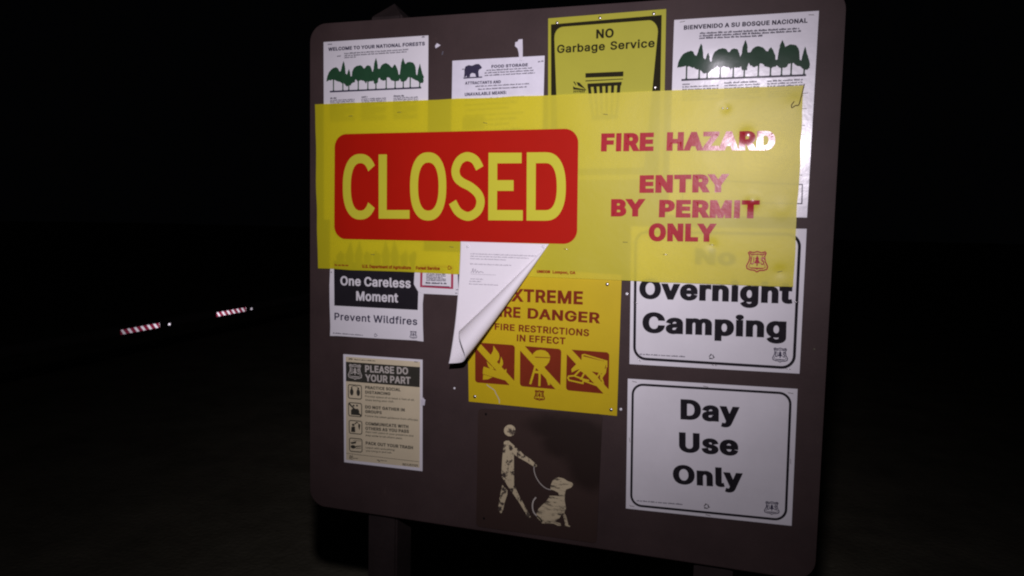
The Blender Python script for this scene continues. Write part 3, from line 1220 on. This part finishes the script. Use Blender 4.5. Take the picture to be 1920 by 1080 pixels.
for k, c in enumerate((((228, 302), (341, 312), (341, 429), (229, 419)), ((229, 448), (342, 457), (342, 572), (231, 562)), ((234, 592), (344, 601), (344, 713), (236, 703)), ((237, 735), (345, 745), (346, 858), (239, 848)))):
    q = rrect(z(*c), 0.22, 4)
    polys = ring_between(q, shrink(q, 0.085))
    u = unit(z(*c))
    if k == 0:
        for x in (.27, .74):
            polys += [u(*blob(x, .22 + .25, .13, .24)), u(*blob(x, .76, .065, .065))]
        polys += stroke(u((.25, .86), (.45, .92), (.72, .84)), 0.05)
    elif k == 1:
        polys += [u((.2, .12), (.8, .12), (.8, .45), (.7, .58), (.3, .55), (.2, .45)), u(*blob(.4, .78, .07, .07)), u(*blob(.64, .80, .07, .07))] + stroke(u((.05, .92), (.95, .08)), 0.16)
    elif k == 2:
        polys += [u((.16, .14), (.48, .14), (.46, .55), (.2, .52)), u(*blob(.33, .66, .1, .09)), u((.4, .75), (.6, .92), (.75, .78), (.6, .82), (.5, .72)), u((.72, .8), (.86, .72), (.8, .3), (.7, .55))]
    else:
        polys += [u((.08, .66), (.55, .78), (.5, .62), (.2, .55)), u(*blob(.3, .36, .2, .13)), u((.5, .44), (.9, .5), (.9, .44), (.5, .36)), u((.5, .3), (.9, .34), (.9, .30), (.5, .25))] + stroke(u((.3, .82), (.92, .84)), 0.04)
    s.put('icon', M['char'], 0.4, polys)

# ================================================================== EXTREME FIRE DANGER metal sign
ex = [P(875.5, 497), P(1166, 515), P(1157, 779.5), P(879.5, 752.5)]
s = Sign('fire_danger_sign', 'yellow metal sign reading EXTREME FIRE DANGER with three red prohibition pictures, screwed on', 'sign', ex, lambda x, y: 1.9, None)
s.put('plate', M['metal_yellow'], 0, [ex], thick=1.7, smooth=False)
z = zoomed(780, 430, 4)
s.put('headline', M['maroon'], 0.25, meshes=[text_mesh('EXTREME', *z((648, 537), (1252, 564), (648, 441)), 0.052, track=.06),
                                             text_mesh('FIRE', *z((568, 652), (785, 665), (568, 572)), 0.052, track=.06),
                                             text_mesh('DANGER', *z((838, 668), (1382, 706), (838, 589)), 0.052, track=.06)])
s.put('lettering', M['maroon'], 0.25, meshes=[text_mesh('FIRE', *z((592, 752), (742, 762), (592, 703)), 0.044, track=.06),
                                              text_mesh('RESTRICTIONS', *z((772, 765), (1299, 802), (772, 714)), 0.044, track=.06),
                                              text_mesh('IN EFFECT', *z((758, 838), (1122, 863), (758, 787)), 0.044, track=.06)])
z = zoomed(860, 620, 6)
PIC = [((188, 130), (636, 162), (628, 615), (189, 580)), ((695, 168), (1158, 206), (1146, 662), (692, 622)), ((1220, 208), (1697, 244), (1689, 712), (1210, 668))]
for c in PIC:
    s.put('red_square', M['maroon'], 0.25, [rrect(z(*c), 0.28, 4)])
    q = z(*c)


def cut(c, frac=0.105):      # the yellow bar from the upper left to the lower right corner
    u = unit(z(*c))
    e = frac
    return u((-.01, 1.01), (-.01, 1 - e), (1 - e, -.01), (1.01, -.01), (1.01, e), (e, 1.01))


s.put('campfire_picture', M['metal_yellow'], 0.45, [cut(PIC[0]), z((395, 165), (425, 210), (455, 250), (463, 290), (455, 325), (430, 355), (400, 345), (370, 300), (352, 285), (375, 255), (392, 215)),
                                                     z((480, 290), (500, 335), (503, 375), (485, 410), (455, 395), (470, 350)), z((318, 340), (350, 375), (390, 410), (405, 435), (365, 430), (335, 400)),
                                                     z((285, 402), (480, 465), (535, 560), (275, 485), (277, 440)), z((542, 425), (540, 470), (505, 455)), z((280, 492), (385, 520), (335, 545), (276, 550))])
lid = [(835, 283), (840, 262), (850, 245), (880, 222), (925, 214), (975, 222), (1010, 248), (1030, 285), (1034, 300), (835, 290)]
bowl = [(840, 300), (1033, 308), (1020, 350), (990, 390), (940, 420), (905, 415), (865, 380), (845, 340)]
s.put('grill_picture', M['metal_yellow'], 0.45, [cut(PIC[1]), z(*lid), z(*bowl)] + stroke(z((866, 400), (838, 500), (808, 600)), .2) + stroke(z((912, 415), (914, 530), (910, 622)), .2) +
      stroke(z((958, 408), (990, 510), (1022, 610)), .2) + stroke(z((845, 460), (960, 472)), .22))
u3 = [z((1400, 285), (1665, 350), (1640, 455), (1620, 480), (1480, 452), (1395, 420), (1392, 330)), z((1270, 430), (1340, 360), (1400, 420), (1330, 440), (1275, 468)), z((1640, 440), (1668, 405), (1660, 470), (1600, 560), (1590, 520))]
u3 += stroke(z((1392, 355), (1395, 272), (1420, 268), (1668, 342), (1668, 410)), .13)
u3 += stroke(z((1310, 500), (1370, 440), (1420, 470), (1380, 540), (1470, 560)), .16) + stroke(z((1240, 510), (1300, 505), (1405, 545), (1400, 590), (1245, 555), (1232, 530)), .14, True)
u3 += stroke(z((1405, 560), (1560, 615), (1640, 600)), .14) + stroke(z((1500, 470), (1560, 520), (1590, 470), (1630, 590)), .16) + stroke(z((1430, 480), (1490, 540)), .14)
s.put('stove_picture', M['metal_yellow'], 0.45, [cut(PIC[2])] + u3)
s.emblem(M['maroon'], z((850, 660), (974, 668), (974, 794), (850, 784)), 0.25, lw=.09)
s.put('scratch', M['pale'], 0.25, stroke(z((318, 605), (350, 630), (385, 652), (408, 670), (425, 712), (445, 745), (460, 775), (462, 815)), 0.07))
dots(s, z((185, 740), (1717, 887)) + [P(1139, 533)], M['steel'], 0.17, 'screw', flat=0.6)

# ================================================================== brown dog sign
z = zoomed(860, 760, 3.856)
dg = [P(897, 766), P(1130, 776), P(1119, 1018), P(893.5, 986)]
dcorn = rrect(dg, 0.35, 3)
s = Sign('dog_leash_sign', 'brown metal plate with a worn cream picture of a person walking a leashed dog', 'sign', dg, lambda x, y: 2.6, None)
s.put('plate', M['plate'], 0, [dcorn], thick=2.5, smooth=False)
man = [z(*[(330 + 42 + 42 * math.cos(t * .3142), 180 + 42 * math.sin(t * .3142)) for t in range(20)]),
       z((330, 262), (345, 253), (365, 253), (400, 285), (455, 335), (470, 352), (520, 385), (568, 428), (565, 442), (545, 440), (490, 405), (440, 378), (402, 352), (402, 480), (404, 575), (445, 660), (525, 803), (515, 810), (500, 800), (440, 700), (370, 600), (315, 515), (312, 490), (318, 380)),
       z((318, 572), (356, 612), (355, 640), (335, 700), (320, 770), (305, 778), (290, 750), (290, 730), (300, 660))]
s.put('walker_picture', M['worn_man'], 0.25, man)
s.put('leash', M['pale'], 0.25, stroke(spline(z((548, 432), (548, 470), (562, 515), (590, 560), (630, 595), (668, 608)), n=4), 0.07))
dog = [z((668, 575), (680, 545), (700, 525), (725, 518), (760, 525), (790, 545), (822, 556), (830, 572), (815, 592), (780, 605), (772, 620), (722, 628), (690, 612), (666, 605)),
       z((660, 650), (722, 652), (770, 635), (768, 680), (778, 740), (770, 765), (745, 790), (728, 815), (700, 835), (640, 842), (605, 842), (570, 810), (565, 780), (580, 745), (620, 705), (645, 680)),
       z((722, 625), (775, 615), (770, 640), (728, 652)),
       z((765, 770), (780, 800), (795, 862), (808, 868), (806, 876), (770, 866), (772, 850), (755, 790)),
       z((600, 838), (700, 838), (738, 850), (742, 866), (722, 868), (690, 852), (605, 850))]
s.put('dog_picture', M['worn_dog'], 0.25, dog)
s.put('dog_tail', M['pale'], 0.25, stroke(spline(z((562, 662), (542, 690), (536, 730), (548, 775), (590, 815), (606, 840)), n=4), 0.12))
dots(s, z((200, 62), (185, 815)), M['shadow_hole'], 0.12, 'bolt_hole', flat=0.1)

# ================================================================== Overnight Camping sign
z = zoomed(1080, 380, 3.375)
nc = [P(1184, 424.5), P(1512.5, 429), P(1499, 700.5), P(1180.5, 682.5)]
s = Sign('no_camping_sign', 'white No Overnight Camping sign with black lettering, its upper part under the yellow film', 'sign', nc, waves(7, 0.45, 7, 0.5), 0.5)
s.sheet(M['card'], thick=0.4)
bo = rrect([P(1190, 432), P(1503, 437), P(1491, 693), P(1187, 674)], 1.1, 8)
s.put('border', M['black'], 0.4, ring_between(bo, shrink(bo, 0.23)))
s.put('headline', M['black'], 0.4, meshes=[text_mesh('No', *z((752, 390), (1010, 398), (752, 288)), 0.070, 0.045, track=.075),
                                            text_mesh('Overnight', *z((400, 607), (1370, 640), (400, 478)), 0.070, 0.045, track=.075),
                                            text_mesh('Camping', *z((420, 822), (1330, 858), (420, 692)), 0.070, 0.045, track=.075)])
r = random.Random(1)
s.put('small_print', M['grey_ink'], 0.25, meshes=[greek(*z((402, 962), (690, 978)), 0.12, r)])
s.recycle(M['black'], z((858, 975))[0], 0.24)
s.emblem(M['navy'], z((1243, 912), (1343, 918), (1341, 1016), (1241, 1008)))
staples(s, [(*z((378, 632))[0], 5), (*z((1395, 628))[0], 0), (*z((876, 1028))[0], 3), (*z((1343, 1052))[0], 5), (*z((400, 993))[0], 50)], M['steel'])

# ================================================================== Day Use Only sign
z = zoomed(1150, 690, 3.375)
du = z((92, 67), (1166, 132), (1128, 998), (80, 888))
s = Sign('day_use_sign', 'white Day Use Only sign with black lettering inside a rounded black border, lower right', 'sign', du, waves(8, 0.4, 7, 0.5), 0.5)
s.sheet(M['card'], thick=0.4)
bo = rrect(z((117, 94), (1131, 154), (1098, 971), (106, 872)), 1.0, 8)
s.put('border', M['black'], 0.4, ring_between(bo, shrink(bo, 0.20)))
s.put('headline', M['black'], 0.4, meshes=[text_mesh('Day', *z((425, 324), (799, 348), (425, 196)), 0.070, 0.045, track=.075),
                                            text_mesh('Use', *z((416, 530), (793, 556), (416, 405)), 0.070, 0.045, track=.075),
                                            text_mesh('Only', *z((378, 731), (821, 762), (378, 610)), 0.070, 0.045, track=.075)])
r = random.Random(1)
s.put('small_print', M['grey_ink'], 0.25, meshes=[greek(*z((148, 842), (438, 866)), 0.12, r)])
s.recycle(M['black'], z((590, 875))[0], 0.25)
s.emblem(M['navy'], z((955, 838), (1053, 845), (1051, 932), (953, 924)))
staples(s, [(*z((135, 86))[0], 8), (*z((585, 116))[0], 5), (*z((1122, 158))[0], 5), (*z((104, 455))[0], 80), (*z((1122, 590))[0], 85), (*z((118, 872))[0], 5), (*z((600, 930))[0], 8)], M['dull'])

# ================================================================== the yellow CLOSED banner of thin plastic film
fc = [P(592, 196), P(1507, 161), P(1487, 537.5), P(597, 503)]
DENT = [P(1402, 253) + (0.55, 2.4), P(1411, 377) + (0.5, 2.4), P(1360, 203) + (0.4, -1.6), P(1335, 459) + (0.4, -1.2), P(1462, 509) + (0.5, -1.4), P(1466, 392) + (0.7, 1.2), P(1492, 196) + (0.8, 1.5)]


def film_h(x, y):
    t = min(max((x - 6) / 34, 0), 1)
    o = Vector((3.3, 1.1, 8))
    a = 0.9 + 2.3 * t * t
    h = 3.1 + a * (0.5 + 0.55 * noise.noise(Vector((x / 6.5, y / 5.5, 0)) + o)) + 0.30 * (0.3 + t) * (1 + noise.noise(Vector((x / 2.2, y / 2.0, 4)) + o))
    for dx, dy, r, a in DENT:
        q = ((x - dx) ** 2 + (y - dy) ** 2) / (r * r)
        if q < 9:
            h += a * math.exp(-q)
    return max(h, 2.6)


s = Sign('closed_banner', 'long yellow plastic banner reading CLOSED on red, FIRE HAZARD ENTRY BY PERMIT ONLY', 'banner', fc, film_h, 0.2)
edge = []
r = random.Random(7)
for k in range(4):
    a, b = Vector(fc[k]), Vector(fc[(k + 1) % 4])
    n = 24
    for i in range(n):
        p = a.lerp(b, i / n)
        q = (b - a).normalized()
        w = 0.09 * noise.noise(Vector((p.x * .35, p.y * .35, 2))) + (0.06 * noise.noise(Vector((p.y * .6, 1, 2))) if k == 1 else 0)
        edge.append((p.x - q.y * w, p.y + q.x * w))
s.put('film', M['film'], 0, [edge])
z = zoomed(580, 220, 3.6)
box = rrect(z((177, 116), (1820, 77), (1810, 856), (174, 820)), 1.25, 10)


def ell(cx, cy, rx, ry, t, e=2.35):
    c, s_ = math.cos(t), math.sin(t)
    return (cx + rx * math.copysign(abs(c) ** (2 / e), c), cy - ry * math.copysign(abs(s_) ** (2 / e), s_))


def arcring(o, i, a0, a1, n=48):
    A = [math.radians(a0 + (a1 - a0) * k / n) for k in range(n + 1)]
    po = z(*[ell(*o, t) for t in A])
    pi_ = z(*[ell(*i, t) for t in A])
    return [[po[k], po[k + 1], pi_[k + 1], pi_[k]] for k in range(n)]


letters = arcring((350, 469, 118, 221), (350, 470, 64, 160), 37, 323)
letters += [z((473, 252), (529, 251), (528, 626), (682, 626), (682, 685), (474, 684))]
letters += arcring((807, 467, 122, 230), (808, 468, 69, 162), 0, 360)
letters += stroke(z(*spline([(1155, 345), (1122, 288), (1070, 266), (1020, 290), (992, 350), (1000, 405), (1035, 440), (1095, 472), (1145, 520), (1160, 575), (1138, 635), (1078, 669), (1012, 640), (971, 572)], n=6)), 57 / 3.6 / 19.6)
letters += [z((1214, 240), (1437, 240), (1437, 311), (1273, 312), (1273, 425), (1383, 425), (1383, 497), (1272, 497), (1271, 626), (1445, 627), (1445, 697), (1212, 695))]
letters += [z((1472, 238), (1600, 237), (1600, 310), (1533, 311), (1531, 627), (1600, 627), (1600, 698), (1470, 697))]
letters += arcring((1600, 467.5, 135, 230), (1600, 468.5, 74, 158), 90, -90, 36)
LV, LT = union(letters)
s.put('red_box', M['red'], 0.32, [box])
s.put('closed_lettering', mat('yellow_letter', (0.56, 0.54, 0.035), 0.5, 0.2, 0.1, 0.3, var=0.05, vscale=6), 0.6, meshes=[(LV, LT)])
z = zoomed(1080, 160, 4)
z5 = zoomed(1080, 380, 3.375)
s.put('lettering', M['red_gloss'], 0.32, meshes=[text_mesh('FIRE', *z((190, 498), (583, 494), (190, 363)), 0.088, 0.066, track=.09),
                                                text_mesh('HAZARD', *z((680, 493), (1490, 488), (680, 354)), 0.088, 0.066, track=.09),
                                                text_mesh('ENTRY', *z((478, 808), (1148, 803), (478, 676)), 0.088, 0.066, track=.09),
                                                text_mesh('BY', *z((265, 984), (523, 984), (265, 854)), 0.088, 0.066, track=.09),
                                                text_mesh('PERMIT', *z((623, 990), (1374, 999), (623, 859)), 0.088, 0.066, track=.09),
                                                text_mesh('ONLY', *z5((461, 243), (889, 248), (461, 131)), 0.088, 0.066, track=.09)])
r = random.Random(22)
s.put('small_print', M['red_small'], 0.32, meshes=[text_mesh('U.S. Department of Agriculture', *[P(680.5, 502), P(772, 505), P(680.5, 496)], 0.07, track=.05),
                                                   text_mesh('Forest Service', *[P(781, 505.3), P(826, 506.5), P(781, 499)], 0.07, track=.05), greek(P(629, 498), P(655, 499), 0.17, r, .9),
                                                   text_mesh('UNICOR', *[P(1007.5, 511.5), P(1033, 512.3), P(1007.5, 506)], 0.09, track=.05),
                                                   text_mesh('Lompoc, CA', *[P(1037, 512.5), P(1080, 514), P(1037, 507)], 0.07, track=.05)])
s.recycle(M['red_small'], P(844, 502), 0.22)
s.emblem(M['red_gloss'], [P(1399.5, 469), P(1441, 469.5), P(1440, 512), P(1398.5, 510)], 0.32)
staples(s, [(*P(659, 218), -3), (*P(750, 211), 0), (*P(911, 231), 12), (*P(1136, 215), 8), (*P(848, 463), 6), (*P(700, 477), 3), (*P(1173, 454), 0), (*P(1462, 509), -15)], M['dull'])
staples(s, [(*P(1062, 467), 10), (*P(1335, 459), 3), (*P(1248, 477), 2)], M['steel'])
dots(s, [P(1355, 203.5), P(1364, 203.5)], M['steel'], 0.07, 'tack', flat=0.6)

# ================================================================== the letter sheet curling off the board
PA_L, PA_R = Vector(P(865, 457.5)), Vector(P(1030.5, 457.5))
PAH = 11.0
PW_ = (PA_R - PA_L).length
AL, PH0 = math.radians(5.5), math.radians(38.4)
TILT = math.radians(4.5)
BASE = 4.9                                  # mm in front of the board: it lies over the banner


def curl(u, v):
    """sheet inches (u right, v down) to world: a cone rolled about the upper right pin, the rest hanging a little off the board"""
    x, y = u - PW_, -v
    rho = math.hypot(x, y)
    ph = math.atan2(-x, -y) if rho > 1e-6 else PH0
    sa, ca = math.sin(AL), math.cos(AL)
    if ph >= PH0:
        q = (rho * -math.sin(ph), rho * -math.cos(ph), 0.0)
    else:
        th = (PH0 - ph) / sa * min(1.0, 5.75 / (PH0 / sa))
        # cone with apex at the pin, lying on the board along the line at PH0
        e1 = Vector((-math.sin(PH0), -math.cos(PH0), 0))
        e2 = Vector((math.cos(PH0), -math.sin(PH0), 0))
        e3 = Vector((0, 0, 1))
        axis = e1 * ca + e3 * sa
        rad0 = e1 * sa - e3 * ca
        d = axis * ca + (rad0 * math.cos(th) + e2 * math.sin(th)) * sa
        q = tuple(d * rho)
    X, Y, Zz = PA_R.x + q[0], PA_R.y + q[1], q[2]
    # lean off the board, more towards the bottom
    Zz += 0.019 * v * v * (1 - u / PW_) + 0.05 * math.sin(u * 0.9 + 0.6 * v) * min(1, v / 5)
    return Vector((X * IN, -BASE * .001 - Zz * IN, Y * IN + Z0))


def curled_sheet():
    root = thing('curled_letter', 'white letter sheet pinned at its top, its lower right corner rolled up over the print', 'paper sheet', Vector((PA_L.x * IN + 0.1, -BASE * .001, (PA_L.y - 11) * IN + Z0)))
    bm = bmesh.new()
    NU, NV = 90, 110
    g = [[bm.verts.new(curl(PW_ * i / NU, PAH * j / NV) - root.location) for i in range(NU + 1)] for j in range(NV + 1)]
    for j in range(NV):
        for i in range(NU):
            bm.faces.new([g[j][i], g[j + 1][i], g[j + 1][i + 1], g[j][i + 1]])
    me = bpy.data.meshes.new('sheet')
    bm.to_mesh(me)
    bm.free()
    o = link_mesh('sheet', me, M['curl'], root, True)
    md = o.modifiers.new('thickness', 'SOLIDIFY')
    md.thickness = 0.00015
    md.offset = 0
    r = random.Random(31)

    def printed(name, quads, m):
        bm = bmesh.new()
        for V, T in quads:
            vs = []
            for (a, b) in V:
                e = 0.01
                p = curl(a, b)
                n = (curl(a + e, b) - p).cross(curl(a, b + e) - p).normalized()
                if n.y > 0:
                    n = -n
                vs.append(bm.verts.new(p + n * 0.0003 - root.location))
            for t in T:
                bm.faces.new([vs[i] for i in t])
        me = bpy.data.meshes.new(name)
        bm.to_mesh(me)
        bm.free()
        link_mesh(name, me, m, root)
    k = PW_ / 665
    ln = []
    for x0, x1, y in ((80, 570, 90), (80, 520, 107), (80, 350, 125), (80, 395, 163), (88, 185, 270), (80, 170, 288), (80, 300, 307)):
        V, T = greek((x0 * k, -y * k), (x1 * k, -y * k), 0.10, r, 0.72)
        ln.append(([(a, -b) for a, b in V], T))
    printed('text_block', ln[:4], M['faint_ink'])
    printed('text_block', ln[4:], M['faint_ink'])
    sg = stroke([(a * k, b * k) for a, b in spline([(88, 222), (98, 212), (104, 190), (108, 222), (122, 196), (128, 222), (140, 208), (150, 222), (160, 212), (185, 220)], n=3)], 0.05)
    sg += [[(88 * k, 231 * k), (280 * k, 231 * k), (280 * k, 233 * k), (88 * k, 233 * k)]]
    printed('signature', [union(sg)], M['faint_ink'])

    class R_:
        pass
    q = R_()
    q.root = root
    q.org = root.location
    q.h = lambda x, y: BASE + 0.3
    dots(q, [P(879, 462), P(1020, 462)], M['plastic'], 0.15, 'push_pin', flat=0.9)
    return root


curled_sheet()


# ================================================================== scraps, tacks, wire
def scrap(name, label, cat, pts, m, base, thick=0.3, amp=1.0, group=None):
    xs = [p[0] for p in pts]
    ys = [p[1] for p in pts]
    o = Vector((pts[0][0], pts[0][1], 3))

    def h(x, y):
        return base + amp * (0.5 + 0.5 * noise.noise(Vector((x * 1.6, y * 1.6, 0)) + o))
    s = Sign(name, label, cat, [(min(xs), max(ys)), (max(xs), max(ys)), (max(xs), min(ys)), (min(xs), min(ys))], h, 0.12, group)
    bm_o = s.put(name, m, 0, [pts], thick=thick)
    # a scrap is one mesh: make it the thing itself
    bm_o.parent = None
    bm_o.location = s.org
    for k in ('label', 'category', 'group'):
        if k in s.root:
            bm_o[k] = s.root[k]
    bpy.data.objects.remove(s.root)
    return bm_o


z = zoomed(840, 60, 4.5)
scrap('tape_strip', 'torn white tape strip sticking up from the top of the food storage notice', 'tape',
      z((600, 66), (632, 62), (634, 150), (633, 242), (604, 240), (600, 180), (590, 140), (568, 122), (571, 88), (590, 84)), M['tape'], 2.0, amp=2.0)
z = zoomed(560, 0, 4)
scrap('paper_scrap', 'small torn white paper scrap right of the WELCOME poster, above a smaller crumb', 'paper scrap', z((1026, 345), (1040, 325), (1066, 340), (1050, 352), (1030, 364)), M['tape'], 0.6, amp=2.5)
scrap('paper_scrap', 'tiny sliver of paper below the larger scrap right of the WELCOME poster', 'paper scrap', z((1074, 410), (1080, 384), (1088, 386), (1082, 414)), M['grey_ink'], 0.5, amp=1.5)
z = zoomed(600, 650, 4.32)
scrap('tape_piece', 'small crumpled white tape piece on the right edge of the PLEASE DO YOUR PART poster', 'tape', z((822, 425), (836, 418), (842, 408), (848, 422), (858, 428), (852, 474), (824, 472)), M['tape'], 2.0, amp=2.5)


def tack(label, p, r, m, name='tack', flat=0.6):
    class Q:
        pass
    q = Q()
    q.root = thing('x', label, 'x', W(*p, 0))
    q.org = q.root.location.copy()
    q.h = lambda x, y: 0.0
    n0 = set(bpy.data.objects)
    dots(q, [p], m, r, name, flat=flat)
    o = [k for k in bpy.data.objects if k not in n0][0]
    o.parent = None
    o.location = q.org
    bpy.data.objects.remove(q.root)
    o['label'] = label
    o['category'] = 'tack' if name != 'nail' else 'nail'


tack('small pale tack alone on brown board between the PLEASE poster and the yellow metal sign', P(852, 728), 0.11, M['plastic'])
tack('shiny tack just left of the Overnight Camping sign, below the banner', P(1175.5, 551), 0.13, M['plastic'])
tack('shiny nail head beside the lower right corner of the yellow metal sign', P(1164, 767.5), 0.13, M['plastic'], 'nail')
tack('dull dark nail head in the bare brown strip right of the Overnight Camping sign', P(1527, 655), 0.10, M['dull'], 'nail')

bm = bmesh.new()
pts = [(1508, 158), (1504, 175), (1500, 190), (1497, 198), (1491, 199), (1485, 203), (1484, 198), (1489, 191)]
c3 = []
for i, p in enumerate(spline(pts, n=5)):
    x, y = P(*p)
    c3.append(W(x, y, film_h(x, y) + 1.0))
rows = []
for i, p in enumerate(c3):
    t = (c3[min(i + 1, len(c3) - 1)] - c3[max(i - 1, 0)]).normalized()
    a = t.cross(Vector((0, 1, 0))).normalized()
    b = t.cross(a)
    rows.append([bm.verts.new(p + (a * math.cos(k * math.pi / 3) + b * math.sin(k * math.pi / 3)) * 0.0009) for k in range(6)])
for p, q in zip(rows, rows[1:]):
    for k in range(6):
        bm.faces.new([p[k], p[(k + 1) % 6], q[(k + 1) % 6], q[k]])
bm.faces.new(rows[0])
bm.faces.new(rows[-1][::-1])
bmesh.ops.recalc_face_normals(bm, faces=bm.faces)
org = c3[-1].copy()
for v in bm.verts:
    v.co -= org
me = bpy.data.meshes.new('wire_hook')
bm.to_mesh(me)
bm.free()
o = link_mesh('wire_hook', me, M['wire'], None, True)
o.location = org
o['label'] = 'bent rusty wire with a small hook at the upper right corner of the banner'
o['category'] = 'wire'


# ================================================================== the road gate far left, only its reflective tape showing
def road_gate():
    GZ = -1.5                         # height of the pipe's middle, inches from the board's foot

    def at(px, py):
        d = ray(px, py)
        t = (GZ - EYE.z) / d.z
        return EYE + d * t
    A = at(265, 616)
    B = at(438, 584)
    dirv = Vector((B.x - A.x, B.y - A.y, 0)).normalized()
    side = Vector((dirv.y, -dirv.x, 0))        # towards the board
    ROOT = Vector((A.x * IN, A.y * IN, 0))
    root = thing('road_gate', 'dark steel road gate beyond the board with red and white reflective tape', 'gate', ROOT)

    def G(along, up, out):
        q = Vector((A.x, A.y, GZ)) + dirv * along + side * out
        return Vector((q.x * IN, q.y * IN, (q.z + up) * IN + Z0)) - ROOT

    def tube(name, p, q, rad, m):
        bm = bmesh.new()
        t = (q - p).normalized()
        a = t.orthogonal().normalized()
        b = t.cross(a)
        rr = []
        for w in (p, q):
            rr.append([bm.verts.new(w + (a * math.cos(k * math.pi / 8) + b * math.sin(k * math.pi / 8)) * rad * IN) for k in range(16)])
        for k in range(16):
            bm.faces.new([rr[0][k], rr[0][(k + 1) % 16], rr[1][(k + 1) % 16], rr[1][k]])
        bm.faces.new(rr[0][::-1])
        bm.faces.new(rr[1])
        me = bpy.data.meshes.new(name)
        bm.to_mesh(me)
        bm.free()
        link_mesh(name, me, m, root)
    tube('pipe', G(-84, 0, -1.8), G(240, 0, -1.8), 1.5, M['pipe'])
    gz = -(Z0 / IN) - GZ
    tube('post', G(-84, gz - 4, -1.8), G(-84, 8, -1.8), 2.2, M['pipe'])
    tube('post', G(240, gz - 4, -1.8), G(240, 8, -1.8), 2.2, M['pipe'])
    mid = (A + B) / 2
    n = (TORCH + EYE) / 2 - mid
    n.normalize()
    MW = retro('white_reflective_sheeting', (0.95, 0.93, 0.95), n, RET)
    MR = retro('red_reflective_sheeting', (0.26, 0.02, 0.05), n, RET)

    def al(px, py):
        d = ray(px, py)
        # along-coordinate where the sight line crosses the tape's vertical plane
        nn = side
        t = (Vector((A.x, A.y, 0)) - EYE).dot(nn) / d.dot(nn)
        q = EYE + d * t
        return (q - Vector((A.x, A.y, 0))).dot(dirv), q.z - GZ

    def strip(px0, py0, px1, py1, hgt, n, slant):
        a0, z0_ = al(px0, py0)
        a1, z1_ = al(px1, py1)
        zm = 0
        L = a1 - a0
        # backing in red, white slanted bars just proud of it
        back = bmesh.new()
        back.faces.new([back.verts.new(G(a, zz, 0.0)) for a, zz in ((a0, -hgt / 2), (a1, -hgt / 2), (a1, hgt / 2), (a0, hgt / 2))])
        me = bpy.data.meshes.new('reflective_tape')
        back.to_mesh(me)
        back.free()
        o = link_mesh('reflective_tape', me, MR, root)
        bars = bmesh.new()
        per = L / n
        for k in range(n + 1):
            c = a0 + per * (k + .15)
            w = per * 0.40
            q = [(c - slant, hgt / 2), (c + w - slant, hgt / 2), (c + w + slant, -hgt / 2), (c + slant, -hgt / 2)]
            q = [(min(max(a, a0), a1), zz) for a, zz in q]
            if q[2][0] - q[3][0] < 1e-3 and q[1][0] - q[0][0] < 1e-3:
                continue
            try:
                bars.faces.new([bars.verts.new(G(a, zz, 0.06)) for a, zz in q])
            except ValueError:
                pass
        me = bpy.data.meshes.new('white_bars')
        bars.to_mesh(me)
        bars.free()
        link_mesh('white_bars', me, MW, o)
    strip(226, 625, 299, 611, 1.3, 6, 0.6)
    strip(406, 590, 461, 580, 1.35, 6, 0.7)

    def disc(px, py, r):
        a, zz = al(px, py)
        bm = bmesh.new()
        bm.faces.new([bm.verts.new(G(a + r * 1.6 * math.cos(k * math.pi / 8), zz + r * math.sin(k * math.pi / 8), 0.1)) for k in range(16)])
        me = bpy.data.meshes.new('reflector')
        bm.to_mesh(me)
        bm.free()
        link_mesh('reflector', me, MW, root)
    disc(317, 608, 0.33)
    disc(471, 579, 0.42)


RET = 0.27
road_gate()
